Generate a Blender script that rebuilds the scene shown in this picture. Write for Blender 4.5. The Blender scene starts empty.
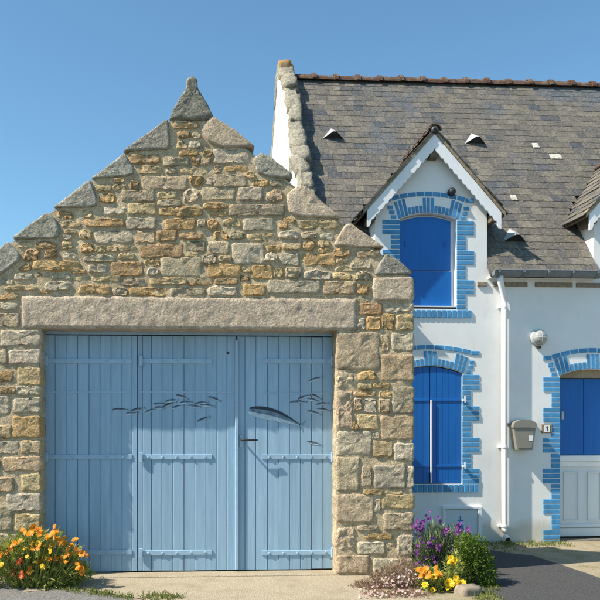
import bpy, bmesh, math, random
from mathutils import Vector, noise, Matrix
R = random.Random(7)
rad = math.radians
scene = bpy.context.scene
COL = scene.collection

# ------------------------------------------------------------------ camera
PSI = rad(3.5); F = 760.0; CX = 233.0; HZ = 418.0; HC = 1.553
cam = bpy.data.cameras.new('camera'); camo = bpy.data.objects.new('camera', cam); COL.objects.link(camo)
camo.location = (0, 0, HC); camo.rotation_euler = (rad(90), 0, -PSI)
cam.sensor_width = 36; cam.lens = F / 600 * 36
cam.shift_x = (300 - CX) / 600; cam.shift_y = (HZ - 300) / 600
cam.clip_end = 5000
scene.camera = camo
# ------------------------------------------------------------------ light
SUN = Vector((1.0, 0.26, -1.12)).normalized()          # direction the light travels
elev = math.asin(-SUN.z); azim = math.atan2(-SUN.x, -SUN.y)
w = bpy.data.worlds.new('World'); scene.world = w; w.use_nodes = True
nt = w.node_tree; bg = nt.nodes['Background']
sky = nt.nodes.new('ShaderNodeTexSky'); sky.sky_type = 'NISHITA'; sky.sun_disc = False
sky.sun_elevation = elev; sky.sun_rotation = azim % (2 * math.pi)
sky.altitude = 0; sky.air_density = 1.0; sky.dust_density = 0.6; sky.ozone_density = 0.8
tint = nt.nodes.new('ShaderNodeMix'); tint.data_type = 'RGBA'; tint.blend_type = 'MULTIPLY'
tint.inputs[0].default_value = 1.0; tint.inputs[7].default_value = (0.70, 0.99, 1.05, 1)
nt.links.new(sky.outputs[0], tint.inputs[6]); nt.links.new(tint.outputs[2], bg.inputs[0]); bg.inputs[1].default_value = 0.10
sl = bpy.data.lights.new('sun', 'SUN'); sl.energy = 5.0; sl.angle = rad(0.53); sl.color = (1, 0.91, 0.78)
so = bpy.data.objects.new('sun', sl); COL.objects.link(so)
so.rotation_euler = SUN.to_track_quat('-Z', 'Y').to_euler(); so.location = (-10, -5, 15)
vs = scene.view_settings
vs.view_transform = 'Standard'; vs.look = 'None'; vs.gamma = 1; vs.use_curve_mapping = False
vs.exposure = 0.82

# ------------------------------------------------------------------ helpers
Y1 = 7.38      # garage front
Y2 = 9.25      # house front
def P(px, py, Y):
    u = (px - CX) / F; v = (HZ - py) / F
    dx = math.sin(PSI) + u * math.cos(PSI); dy = math.cos(PSI) - u * math.sin(PSI)
    s = Y / dy
    return Vector((s * dx, Y, HC + s * v))
def G(px, py, z=0.0):
    u = (px - CX) / F; v = (HZ - py) / F
    s = (z - HC) / v
    return Vector((s * (math.sin(PSI) + u * math.cos(PSI)), s * (math.cos(PSI) - u * math.sin(PSI)), z))
WLOC = {}
def link(o, parent=None, loc=(0, 0, 0)):
    COL.objects.link(o); loc = Vector(loc)
    WLOC[o.name] = loc.copy()
    if parent is not None:
        o.parent = parent; o.location = loc - WLOC[parent.name]
    else:
        o.location = loc
    return o
def tag(o, label=None, cat=None, group=None, kind=None):
    if label: o['label'] = label
    if cat: o['category'] = cat
    if group: o['group'] = group
    if kind: o['kind'] = kind
    return o
def thing(name, loc, label, cat, group=None):
    o = bpy.data.objects.new(name, None); o.empty_display_size = 0.2
    link(o, None, loc); return tag(o, label, cat, group)
def mesh_obj(name, verts, faces, mat, parent=None, loc=(0, 0, 0), smooth=False, mats=None, midx=None):
    """verts in world space when loc is given: they are made local to loc"""
    L = Vector(loc)
    me = bpy.data.meshes.new(name)
    me.from_pydata([tuple(Vector(v) - L) for v in verts], [], faces)
    for m in (mats or [mat]): me.materials.append(m)
    if midx:
        for p, i in zip(me.polygons, midx): p.material_index = i
    if smooth: me.polygons.foreach_set('use_smooth', [True] * len(me.polygons))
    me.update()
    o = bpy.data.objects.new(name, me)
    return link(o, parent, loc)
def inst(name, me, parent, loc, rot=(0, 0, 0), sc=(1, 1, 1), color=None):
    o = bpy.data.objects.new(name, me); link(o, parent, loc)
    o.rotation_euler = rot; o.scale = sc
    if color: o.color = color
    return o
class MB:
    def __init__(s): s.v = []; s.f = []
    def add(s, vs_, fs):
        b = len(s.v); s.v += [Vector(v) for v in vs_]; s.f += [tuple(i + b for i in f) for f in fs]
    def box(s, x0, x1, y0, y1, z0, z1, bev=0.0):
        if bev <= 0:
            s.add([(x0,y0,z0),(x1,y0,z0),(x1,y1,z0),(x0,y1,z0),(x0,y0,z1),(x1,y0,z1),(x1,y1,z1),(x0,y1,z1)],
                  [(3,2,1,0),(4,5,6,7),(0,1,5,4),(1,2,6,5),(2,3,7,6),(3,0,4,7)])
        else:   # bevel on the front (y0) edges
            b = bev
            s.add([(x0,y1,z0),(x1,y1,z0),(x1,y1,z1),(x0,y1,z1),
                   (x0,y0+b,z0),(x1,y0+b,z0),(x1,y0+b,z1),(x0,y0+b,z1),
                   (x0+b,y0,z0+b),(x1-b,y0,z0+b),(x1-b,y0,z1-b),(x0+b,y0,z1-b)],
                  [(3,2,1,0),(0,1,5,4),(1,2,6,5),(2,3,7,6),(3,0,4,7),
                   (4,5,9,8),(5,6,10,9),(6,7,11,10),(7,4,8,11),(8,9,10,11)])
    def tube(s, pts, r, n=12, cap=True):
        pts = [Vector(p) for p in pts]; rings = []
        for i, p in enumerate(pts):
            a = pts[max(i-1, 0)]; b = pts[min(i+1, len(pts)-1)]
            t = (b - a).normalized()
            up = Vector((0, 0, 1)) if abs(t.z) < 0.9 else Vector((0, 1, 0))
            e1 = t.cross(up).normalized(); e2 = e1.cross(t).normalized()
            rr = r[i] if isinstance(r, (list, tuple)) else r
            rings.append([p + e1 * rr * math.cos(2*math.pi*k/n) + e2 * rr * math.sin(2*math.pi*k/n) for k in range(n)])
        vs_ = [v for g in rings for v in g]; fs = []
        for i in range(len(pts)-1):
            for k in range(n):
                fs.append((i*n+k, i*n+(k+1) % n, (i+1)*n+(k+1) % n, (i+1)*n+k))
        if cap:
            fs.append(tuple(range(n-1, -1, -1))); fs.append(tuple((len(pts)-1)*n + k for k in range(n)))
        s.add(vs_, fs)
    def build(s, name, mat, parent=None, loc=(0, 0, 0), smooth=False):
        return mesh_obj(name, s.v, s.f, mat, parent, loc, smooth)
def prism_xz(poly, ya, yb):
    """closed prism from a polygon in x,z"""
    n = len(poly)
    v = [(p[0], ya, p[1]) for p in poly] + [(p[0], yb, p[1]) for p in poly]
    f = [tuple(range(n)), tuple(range(2*n-1, n-1, -1))] + [(i, i+n, (i+1) % n + n, (i+1) % n) for i in range(n)]
    return v, f
def wall_holes(outline, holes, y, depth):
    """front sheet with holes, reveals of the holes and outline running back by depth, and a back sheet"""
    bm = bmesh.new()
    def loop(pts, yy):
        vs_ = [bm.verts.new((p[0], yy, p[1])) for p in pts]
        return vs_, [bm.edges.new((vs_[i], vs_[(i+1) % len(vs_)])) for i in range(len(vs_))]
    fl = [loop(outline, y)] + [loop(h, y) for h in holes]
    bl = [loop(outline, y+depth)] + [loop(h, y+depth) for h in holes]
    for L in (fl, bl):
        ed = [e for _, es in L for e in es]
        bmesh.ops.triangle_fill(bm, use_beauty=True, use_dissolve=False, edges=ed)
    for (a, _), (b, _) in zip(fl, bl):
        n = len(a)
        for i in range(n): bm.faces.new((a[i], a[(i+1) % n], b[(i+1) % n], b[i]))
    bmesh.ops.recalc_face_normals(bm, faces=bm.faces)
    me = bpy.data.meshes.new('m'); bm.to_mesh(me)
    v = [x.co.copy() for x in me.vertices]; f = [tuple(p.vertices) for p in me.polygons]
    bm.free(); bpy.data.meshes.remove(me)
    return v, f

# ------------------------------------------------------------------ materials
def new_mat(name):
    m = bpy.data.materials.new(name); m.use_nodes = True
    return m, m.node_tree, m.node_tree.nodes['Principled BSDF']
def nd(t, typ, **kw):
    n = t.nodes.new(typ)
    for k, v in kw.items(): setattr(n, k, v)
    return n
def noise_tex(t, scale, detail=4, rough=0.55, coord=None, dist=0.0):
    n = nd(t, 'ShaderNodeTexNoise'); n.inputs['Scale'].default_value = scale
    n.inputs['Detail'].default_value = detail; n.inputs['Roughness'].default_value = rough
    n.inputs['Distortion'].default_value = dist
    t.links.new(coord, n.inputs['Vector']); return n
def ramp(t, fac, stops):
    r = nd(t, 'ShaderNodeValToRGB'); e = r.color_ramp.elements
    while len(e) < len(stops): e.new(0.5)
    for x, (p, c) in zip(e, stops):
        x.position = p; x.color = (c, c, c, 1) if isinstance(c, (int, float)) else (*c, 1)
    t.links.new(fac, r.inputs[0]); return r
def mix(t, a, b, fac, mode='MIX'):
    m = nd(t, 'ShaderNodeMix', data_type='RGBA', blend_type=mode)
    for sock, v in ((m.inputs[0], fac), (m.inputs[6], a), (m.inputs[7], b)):
        if hasattr(v, 'links') or hasattr(v, 'is_linked'): t.links.new(v, sock)
        elif isinstance(v, (int, float)): sock.default_value = v
        else: sock.default_value = (*v, 1)
    return m.outputs[2]
def bump(t, bs, h, strength, dist):
    b = nd(t, 'ShaderNodeBump'); b.inputs['Strength'].default_value = strength; b.inputs['Distance'].default_value = dist
    t.links.new(h, b.inputs['Height']); t.links.new(b.outputs[0], bs.inputs['Normal'])
def pos(t): return nd(t, 'ShaderNodeNewGeometry').outputs['Position']
def mapped(t, scale):
    mp = nd(t, 'ShaderNodeMapping'); mp.inputs['Scale'].default_value = scale
    t.links.new(pos(t), mp.inputs['Vector']); return mp.outputs[0]

def stone_mat(name, fixed=None, rough_scale=70, bstr=0.8, bdist=0.012, lichen=0.35, speck=0.5, rust=0.45):
    m, t, b = new_mat(name); p = pos(t)
    if fixed is None: c = nd(t, 'ShaderNodeObjectInfo').outputs['Color']
    else:
        rgb = nd(t, 'ShaderNodeRGB'); rgb.outputs[0].default_value = (*fixed, 1); c = rgb.outputs[0]
    n1 = noise_tex(t, 9, 5, 0.6, p, 0.4); n2 = noise_tex(t, rough_scale, 6, 0.65, p); n3 = noise_tex(t, 23, 4, 0.6, p)
    c = mix(t, c, ramp(t, n1.outputs[0], [(0.3, 0.62), (0.7, 1.3)]).outputs[0], 0.8, 'MULTIPLY')
    c = mix(t, c, ramp(t, n2.outputs[0], [(0.36, 0.55), (0.62, 1.15)]).outputs[0], speck, 'MULTIPLY')
    n6 = noise_tex(t, 135, 3, 0.7, p)
    c = mix(t, c, ramp(t, n6.outputs[0], [(0.38, 0.62), (0.62, 1.28)]).outputs[0], speck, 'MULTIPLY')
    # rusty staining and pale lichen, each with its own outline
    c = mix(t, c, (0.40, 0.21, 0.07), mix(t, (0, 0, 0), ramp(t, n3.outputs[0], [(0.54, 0), (0.70, rust)]).outputs[0], 1.0))
    n4 = noise_tex(t, 38, 3, 0.5, p)
    c = mix(t, c, (0.60, 0.57, 0.49), mix(t, (0, 0, 0), ramp(t, n4.outputs[0], [(0.60, 0), (0.66, lichen)]).outputs[0], 1.0))
    t.links.new(c, b.inputs['Base Color']); b.inputs['Roughness'].default_value = 0.9
    b.inputs['Specular IOR Level'].default_value = 0.2
    h = mix(t, n2.outputs[0], n3.outputs[0], 0.4)
    bump(t, b, h, bstr, bdist); return m
M_STONE = stone_mat('rubble_stone', None, 55, 1.0, 0.03, 0.45, 0.75, 0.5)
M_GRANITE = stone_mat('dressed_granite', None, 40, 1.0, 0.055, 0.35, 0.6, 0.2)
M_COPING = stone_mat('weathered_coping', None, 42, 1.0, 0.055, 0.6, 0.8, 0.12)
M_MORTAR = stone_mat('lime_mortar', (0.60, 0.475, 0.30), 75, 1.0, 0.022, 0.30, 0.8, 0.3)

def paint_mat(name, col, var=0.12, rough=0.5, streak=True, bstr=0.25, dirt=0.0, spec=0.4, wear=0.0):
    m, t, b = new_mat(name)
    v = mapped(t, (30, 30, 2.2)) if streak else pos(t)
    n = noise_tex(t, 1.0 if streak else 14, 5, 0.6, v)
    c = mix(t, col, ramp(t, n.outputs[0], [(0.3, 1 - var), (0.7, 1 + var)]).outputs[0], 1.0, 'MULTIPLY')
    oi = nd(t, 'ShaderNodeObjectInfo')
    c = mix(t, c, ramp(t, oi.outputs['Random'], [(0, 1 - var * 0.7), (1, 1 + var * 0.5)]).outputs[0], 1.0, 'MULTIPLY')
    if dirt:
        nn = noise_tex(t, 3.0, 6, 0.65, pos(t))
        c = mix(t, c, (0.25, 0.22, 0.17), mix(t, (0, 0, 0), ramp(t, nn.outputs[0], [(0.52, 0), (0.8, dirt)]).outputs[0], 1.0))
    if wear:
        nw = noise_tex(t, 55, 5, 0.7, pos(t))
        c = mix(t, c, (0.62, 0.66, 0.68), mix(t, (0, 0, 0), ramp(t, nw.outputs[0], [(0.62, 0), (0.70, wear)]).outputs[0], 1.0))
    t.links.new(c, b.inputs['Base Color']); b.inputs['Roughness'].default_value = rough
    b.inputs['Specular IOR Level'].default_value = spec
    n5 = noise_tex(t, 60, 3, 0.5, pos(t))
    bump(t, b, n5.outputs[0], bstr, 0.002); return m
M_DOOR = paint_mat('faded_blue_door_paint', (0.275, 0.415, 0.54), 0.11, 0.6, True, 0.3, 0.0, 0.3, 0.12)
M_STRAP = paint_mat('blue_painted_iron', (0.30, 0.44, 0.565), 0.08, 0.5, False, 0.6, 0.05, 0.4, 0.2)
M_BLUE = paint_mat('royal_blue_paint', (0.004, 0.125, 0.44), 0.08, 0.45, True, 0.15)
M_BRICK = paint_mat('blue_painted_brick', (0.075, 0.27, 0.50), 0.18, 0.75, False, 0.9, 0.0, 0.2, 0.35)
M_WHITEP = paint_mat('white_gloss_paint', (0.78, 0.79, 0.79), 0.03, 0.4, True, 0.1, 0.1)
M_PVC = paint_mat('white_pvc', (0.80, 0.80, 0.79), 0.02, 0.35, False, 0.1, 0.08)
M_PANEL = paint_mat('pale_grey_door_paint', (0.62, 0.66, 0.68), 0.03, 0.45, True, 0.1, 0.06)
M_ZINC = paint_mat('dark_zinc', (0.16, 0.18, 0.195), 0.2, 0.45, False, 0.3, 0.2, 0.5)
M_VENT = paint_mat('pale_zinc_vent', (0.42, 0.44, 0.44), 0.15, 0.4, False, 0.2, 0.2, 0.5)
M_BOX = paint_mat('grey_brown_enamel', (0.235, 0.225, 0.19), 0.05, 0.4, False, 0.2, 0.1)
M_IRON = paint_mat('dark_iron', (0.03, 0.03, 0.032), 0.2, 0.5, False, 0.3)
M_DARK = paint_mat('dark_gap', (0.015, 0.015, 0.016), 0.1, 0.8, False, 0.1)
M_FISHD = paint_mat('fish_back_paint', (0.022, 0.032, 0.05), 0.3, 0.6, False, 0.2)
M_FISHM = paint_mat('fish_flank_paint', (0.12, 0.19, 0.26), 0.5, 0.6, False, 0.2)
M_FISHL = paint_mat('fish_belly_paint', (0.38, 0.48, 0.55), 0.3, 0.6, False, 0.2)

def render_mat():
    m, t, b = new_mat('white_lime_render'); p = pos(t)
    n1 = noise_tex(t, 1.6, 6, 0.62, p); n2 = noise_tex(t, 120, 4, 0.6, p); n3 = noise_tex(t, 9, 5, 0.6, mapped(t, (1, 1, 0.25)))
    c = mix(t, (0.80, 0.80, 0.78), ramp(t, n1.outputs[0], [(0.3, 0.90), (0.65, 1.02)]).outputs[0], 1.0, 'MULTIPLY')
    c = mix(t, c, (0.50, 0.47, 0.40), mix(t, (0, 0, 0), ramp(t, n3.outputs[0], [(0.60, 0), (0.8, 0.35)]).outputs[0], 1.0))
    # splash-back grime just above the ground
    sx = nd(t, 'ShaderNodeSeparateXYZ'); t.links.new(p, sx.inputs[0])
    ad = nd(t, 'ShaderNodeMath', operation='MULTIPLY_ADD'); t.links.new(n3.outputs[0], ad.inputs[0]); ad.inputs[1].default_value = -0.35
    t.links.new(sx.outputs[2], ad.inputs[2])
    c = mix(t, c, (0.42, 0.37, 0.25), mix(t, (0, 0, 0), ramp(t, ad.outputs[0], [(0.0, 0.55), (0.13, 0)]).outputs[0], 1.0))
    t.links.new(c, b.inputs['Base Color']); b.inputs['Roughness'].default_value = 0.9; b.inputs['Specular IOR Level'].default_value = 0.15
    bump(t, b, mix(t, n2.outputs[0], n1.outputs[0], 0.4), 0.35, 0.006); return m
M_RENDER = render_mat()

def slate_mat():
    m, t, b = new_mat('weathered_slate'); p = pos(t)
    oi = nd(t, 'ShaderNodeAttribute', attribute_type='GEOMETRY', attribute_name='shade')
    base = ramp(t, oi.outputs['Fac'], [(0.0, (0.055, 0.062, 0.072)), (0.22, (0.083, 0.080, 0.075)), (0.55, (0.115, 0.104, 0.088)), (0.85, (0.150, 0.136, 0.112)), (0.95, (0.155, 0.14, 0.115)), (1.0, (0.48, 0.46, 0.40))])
    n1 = noise_tex(t, 0.8, 4, 0.6, p); n2 = noise_tex(t, 30, 5, 0.65, p); n3 = noise_tex(t, 7, 5, 0.6, p)
    c = mix(t, base.outputs[0], (0.07, 0.088, 0.11), mix(t, (0, 0, 0), ramp(t, n1.outputs[0], [(0.53, 0), (0.62, 0.65)]).outputs[0], 1.0))
    c = mix(t, c, ramp(t, n2.outputs[0], [(0.3, 0.5), (0.7, 1.5)]).outputs[0], 0.95, 'MULTIPLY')
    n5 = noise_tex(t, 45, 4, 0.6, p)
    c = mix(t, c, (0.34, 0.31, 0.24), mix(t, (0, 0, 0), ramp(t, n5.outputs[0], [(0.56, 0), (0.68, 0.5)]).outputs[0], 1.0))
    c = mix(t, c, (0.26, 0.215, 0.13), mix(t, (0, 0, 0), ramp(t, n3.outputs[0], [(0.54, 0), (0.75, 0.35)]).outputs[0], 1.0))
    t.links.new(c, b.inputs['Base Color']); b.inputs['Roughness'].default_value = 0.62; b.inputs['Specular IOR Level'].default_value = 0.35
    bump(t, b, n2.outputs[0], 0.8, 0.008); return m
M_SLATE = slate_mat()
def simple_noise_mat(name, c1, c2, scale, rough=0.9, bstr=0.5, bdist=0.01, c3=None, s3=3):
    m, t, b = new_mat(name); p = pos(t)
    n = noise_tex(t, scale, 6, 0.65, p)
    c = mix(t, c1, c2, ramp(t, n.outputs[0], [(0.35, 0), (0.65, 1)]).outputs[0])
    if c3:
        n3 = noise_tex(t, s3, 6, 0.65, p)
        c = mix(t, c, c3, mix(t, (0, 0, 0), ramp(t, n3.outputs[0], [(0.48, 0), (0.66, 0.8)]).outputs[0], 1.0))
    t.links.new(c, b.inputs['Base Color']); b.inputs['Roughness'].default_value = rough; b.inputs['Specular IOR Level'].default_value = 0.2
    bump(t, b, n.outputs[0], bstr, bdist); return m
M_RIDGE = simple_noise_mat('ridge_terracotta', (0.075, 0.04, 0.03), (0.125, 0.075, 0.052), 18, 0.8, 0.5, 0.006, (0.17, 0.14, 0.10), 9)
M_LICHEN = simple_noise_mat('lichened_coping', (0.20, 0.185, 0.145), (0.36, 0.33, 0.26), 22, 0.95, 1.0, 0.03, (0.42, 0.385, 0.29), 11)
M_ORANGE = simple_noise_mat('orange_lichen_stone', (0.38, 0.17, 0.035), (0.27, 0.24, 0.17), 11, 0.95, 0.9, 0.02)
M_ASPHALT = simple_noise_mat('asphalt', (0.085, 0.082, 0.078), (0.29, 0.28, 0.265), 85, 0.9, 1.0, 0.012, (0.19, 0.175, 0.15), 2.2)
M_SHADE_TAR = simple_noise_mat('shadow_dark_tarmac', (0.035, 0.036, 0.038), (0.10, 0.10, 0.10), 85, 0.92, 1.0, 0.012, (0.075, 0.073, 0.07), 2.2)  # tarmac with ground shadow painted in: colour darkened to stand for shade
M_GROUND = simple_noise_mat('dry_gravel_verge', (0.20, 0.17, 0.11), (0.40, 0.34, 0.24), 70, 0.95, 0.8, 0.012, (0.16, 0.16, 0.065), 4)
M_FIELD = simple_noise_mat('rough_grass_field', (0.09, 0.10, 0.035), (0.19, 0.18, 0.08), 30, 0.95, 0.8, 0.02, (0.22, 0.19, 0.11), 0.7)
M_CONC = simple_noise_mat('sandy_concrete', (0.25, 0.205, 0.14), (0.52, 0.45, 0.33), 95, 0.9, 0.9, 0.012, (0.30, 0.25, 0.17), 3.5)
M_CORNICE = simple_noise_mat('cornice_stone', (0.20, 0.16, 0.12), (0.30, 0.26, 0.20), 25, 0.9, 0.5, 0.01)
M_VERGE = simple_noise_mat('mortar_verge', (0.20, 0.165, 0.115), (0.36, 0.30, 0.21), 30, 0.95, 0.8, 0.015)
M_TIMBER = simple_noise_mat('old_timber', (0.10, 0.08, 0.06), (0.18, 0.15, 0.11), 20, 0.8, 0.4, 0.005)
M_STEP = simple_noise_mat('dark_step_stone', (0.07, 0.07, 0.065), (0.15, 0.145, 0.13), 30, 0.9, 0.6, 0.01, (0.16, 0.15, 0.08), 8)
def leaf_mat(name, c1, c2, trans=0.35):
    m, t, b = new_mat(name); p = pos(t)
    n = noise_tex(t, 26, 3, 0.6, p)
    c = mix(t, c1, c2, ramp(t, n.outputs[0], [(0.35, 0), (0.65, 1)]).outputs[0])
    t.links.new(c, b.inputs['Base Color']); b.inputs['Roughness'].default_value = 0.5; b.inputs['Specular IOR Level'].default_value = 0.3
    tr = nd(t, 'ShaderNodeBsdfTranslucent'); t.links.new(c, tr.inputs[0])
    ms = nd(t, 'ShaderNodeMixShader'); ms.inputs[0].default_value = trans
    out = t.nodes['Material Output']
    t.links.new(b.outputs[0], ms.inputs[1]); t.links.new(tr.outputs[0], ms.inputs[2]); t.links.new(ms.outputs[0], out.inputs[0])
    return m
M_LEAF1 = leaf_mat('calendula_leaf', (0.18, 0.23, 0.04), (0.42, 0.43, 0.12))
M_LEAF2 = leaf_mat('wallflower_leaf', (0.10, 0.15, 0.06), (0.26, 0.30, 0.16))
M_LEAF3 = leaf_mat('shrub_leaf', (0.05, 0.105, 0.012), (0.15, 0.22, 0.03))
M_LEAF4 = leaf_mat('daisy_foliage', (0.20, 0.12, 0.08), (0.34, 0.24, 0.16))
M_GRASS = leaf_mat('grass_blade', (0.12, 0.18, 0.03), (0.26, 0.27, 0.08))
M_PETO = leaf_mat('orange_petal', (0.75, 0.22, 0.01), (0.85, 0.38, 0.02), 0.25)
M_PETY = leaf_mat('yellow_petal', (0.80, 0.50, 0.01), (0.85, 0.62, 0.03), 0.25)
M_PETP = leaf_mat('purple_petal', (0.10, 0.02, 0.17), (0.28, 0.07, 0.36), 0.25)
M_PETW = leaf_mat('pink_white_petal', (0.50, 0.30, 0.30), (0.75, 0.66, 0.62), 0.25)
M_PETR = leaf_mat('dark_red_petal', (0.30, 0.02, 0.01), (0.55, 0.10, 0.02), 0.25)
M_EYE = leaf_mat('flower_eye', (0.30, 0.12, 0.01), (0.45, 0.22, 0.02), 0.0)

# ------------------------------------------------------------------ ground
def sheet(name, pts, z, mat, kind='structure'):
    o = mesh_obj(name, [(p[0], p[1], z) for p in pts], [tuple(range(len(pts)))], mat)
    return tag(o, kind=kind)
sheet('ground', [(-400, -300), (400, -300), (400, 600), (-400, 600)], 0.0, M_FIELD)
sheet('verge', [(-5.5, 6.2), (1.0, 5.8), (11, 5.8), (11, 9.6), (-5.5, 9.6)], 0.002, M_GROUND)
ra = G(-40, 579); rb = G(60, 588); rc = G(130, 599)
sheet('road', [(-60, -30), (60, -30), (60, 5.6), (rc.x+1.2, 5.75), (rc.x+.3, 6.15), (rc.x, rc.y), (rb.x, rb.y), (ra.x, ra.y), (-14, 7.6), (-60, 7.9)], 0.0055, M_ASPHALT)
a0 = P(40, 578, Y1); a1 = P(338, 578, Y1)
sheet('garage_apron', [(a0.x-0.05, Y1+0.3), (a0.x-0.05, 6.85), (rb.x+.12, rb.y-.02), (rc.x+.1, rc.y-.03), (rc.x+.4, 6.1), (a1.x+0.5, 6.05), (a1.x+0.62, 6.6), (a1.x+0.32, Y1-.05), (a1.x+0.05, Y1+0.3)], 0.009, M_CONC)
dl = G(497, 552); 
sheet('shaded_driveway', [(P(470,548,Y2).x, Y2-0.50), (G(512,554).x, G(512,554).y), (G(532,556).x, G(532,556).y), (G(560,565).x, G(560,565).y), (G(604,580).x, G(604,580).y), (G(640,590).x, G(640,590).y), (9, G(640,590).y-.3), (9, 5.6), (a1.x+1.3, 5.6), (a1.x+1.15, 6.7), (a1.x+0.95, 7.6)], 0.004+0.004, M_SHADE_TAR)  # far edge follows a shadow's edge; dark tarmac replaces shade nothing here casts

# ================================================================== GARAGE
gl = P(-34, 578, Y1); gr = P(413.5, 578, Y1)
GX0, GX1 = gl.x, gr.x
APX = P(190, 100, Y1)
garage = thing('stone_garage', ((GX0+GX1)/2, Y1, 0), 'rubble stone garage with pointed gable, granite lintel and faded blue plank doors', 'garage')
dx0 = P(41, 500, Y1).x; dx1 = P(336.5, 500, Y1).x; dz1 = P(190, 330.5, Y1).z
def pz(px, py): v = P(px, py, Y1); return (v.x, v.z)
slopeL = lambda px: 246 - 0.762 * px
outline = [(GX0, -0.05), (GX0, pz(-34, 276)[1]), pz(-30, 275), pz(165, 125), pz(175, 118), pz(205, 118), pz(212, 122), pz(409, 276), (GX1-0.01, pz(409, 284)[1]), (GX1-0.01, -0.05)]
hole = [(dx0, -0.04), (dx0, dz1+0.02), (dx1, dz1+0.02), (dx1, -0.04)]
v, f = wall_holes(outline, [hole], Y1, 0.40)
gwall = mesh_obj('wall', v, f, M_MORTAR, garage, ((GX0+GX1)/2, Y1, 0))
# side, back walls and roof of the garage body (set lower than the gable parapet)
GB = Y2 - 0.62
mb = MB(); mb.box(GX1-0.40, GX1-0.012, Y1+0.40, GB, -0.05, 2.05); mb.box(GX0+0.012, GX0+0.40, Y1+0.40, GB, -0.05, 2.05)
mb.box(GX0+0.40, GX1-0.40, GB-0.35, GB, -0.05, 2.05)
mb.build('body_wall', M_MORTAR, garage, (GX0, Y1, 0))
ax = (GX0+GX1)/2
rv = [(GX0-0.06, 1.98), (ax, 3.95), (GX1+0.02, 1.98), (GX1+0.02, 2.04), (ax, 4.02), (GX0-0.06, 2.04)]
vv, ff = prism_xz(rv, Y1+0.40, GB+0.06)
ff = ff[2:] + [(0, 1, 4, 5), (1, 2, 3, 4), (11, 10, 7, 6), (10, 9, 8, 7)]
mesh_obj('roof', vv, ff, M_SLATE, garage, (ax, Y1+0.4, 2))
vv, ff = prism_xz([(GX0+0.02, 2.0), (GX1-0.03, 2.0), (ax, 3.9)], GB-0.32, GB-0.02)
mesh_obj('rear_gable', vv, ff, M_MORTAR, garage, (ax, GB, 2))

SC = {'o': (0.50, 0.30, 0.115), 'y': (0.52, 0.395, 0.215), 'g': (0.36, 0.32, 0.24), 'w': (0.56, 0.51, 0.41),
      'b': (0.30, 0.175, 0.08), 'p': (0.52, 0.38, 0.25), 'c': (0.40, 0.375, 0.305), 't': (0.57, 0.46, 0.335), 'r': (0.34, 0.15, 0.075),
      'd': (0.23, 0.22, 0.18)}
SEED = [0]
def resample(poly, n):
    L = [(Vector(poly[(i+1) % len(poly)]) - Vector(poly[i])).length for i in range(len(poly))]
    T = sum(L); out = []
    for k in range(n):
        d = T * k / n; i = 0
        while d > L[i]: d -= L[i]; i += 1
        out.append(Vector(poly[i]).lerp(Vector(poly[(i+1) % len(poly)]), d / L[i]))
    return out
def make_stone(name, poly, Y, proud, mat, col, parent, back=0.05, rough=0.02, rnd=2, edge=0.016, n=None):
    """stone from an outline in x,z: rounded rim, lumpy proud face, sides running back into the wall"""
    SEED[0] += 1; sd = SEED[0] * 7.31
    cx = sum(p[0] for p in poly) / len(poly); cz = sum(p[1] for p in poly) / len(poly)
    per = sum((Vector(poly[(i+1) % len(poly)]) - Vector(poly[i])).length for i in range(len(poly)))
    n = n or max(24, min(60, int(per / 0.022)))
    pts = resample([Vector((p[0]-cx, p[1]-cz)) for p in poly], n)
    for _ in range(rnd): pts = [(pts[i-1] + pts[i]*2 + pts[(i+1) % n]) / 4 for i in range(n)]
    size = min(max(p.x for p in pts) - min(p.x for p in pts), max(p.y for p in pts) - min(p.y for p in pts))
    rough = min(rough, size * 0.16)
    out = []
    for p in pts:
        q = (noise.noise(Vector((p.x*11+sd, p.y*11, sd)))*0.9 + noise.noise(Vector((p.x*34+sd, p.y*34, sd)))*0.5) * rough*1.1
        out.append(p * (1 + q / max(0.05, p.length)) if p.length > 0 else p)
    e = min(edge, size * 0.18); rough = min(rough, size * 0.16)
    def inset(k):
        r = []
        for p in out:
            l = p.length; r.append(p * max(0.05, (1 - k / max(l, 1e-4))))
        return r
    rings = [(out, back), (out, -proud*0.25), (inset(e*0.5), -proud*0.8), (inset(e*1.2), -proud)]
    for s in (0.78, 0.6, 0.42, 0.24): rings.append(([p * s for p in out], -proud))
    V = []; Fc = []
    for i, (rg, yy) in enumerate(rings):
        for p in rg:
            dy = 0
            if i >= 2: dy = -(noise.noise(Vector((p.x*9+sd, p.y*15, sd*1.7)))*0.9 + noise.noise(Vector((p.x*27+sd, p.y*33, sd)))*0.6 + noise.noise(Vector((p.x*60+sd, p.y*70, sd)))*0.35) * rough * (1.0 if i > 2 else 0.6)
            V.append((cx + p.x, Y + yy + dy, cz + p.y))
    V.append((cx, Y - proud - noise.noise(Vector((sd, 0, sd)))*rough*0.6, cz)); c = len(V) - 1
    for i in range(len(rings)-1):
        for k in range(n):
            k2 = (k+1) % n
            Fc.append((i*n+k, i*n+k2, (i+1)*n+k2, (i+1)*n+k))
    b0 = (len(rings)-1)*n
    for k in range(n): Fc.append((b0+k, b0+(k+1) % n, c))
    Fc.append(tuple(range(n-1, -1, -1)))
    # make sure it is facing the camera (-y)
    a = sum(out[i].x*out[(i+1) % n].y - out[(i+1) % n].x*out[i].y for i in range(n))
    if a < 0: Fc = [tuple(reversed(q)) for q in Fc]
    o = mesh_obj(name, V, Fc, mat, parent, (cx, Y, cz), True)
    k = 1.1 + R.uniform(-0.15, 0.15)
    o.color = tuple(min(1, x*k*(1+R.uniform(-0.02, 0.02))) for x in col) + (1,)
    return o
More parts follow.
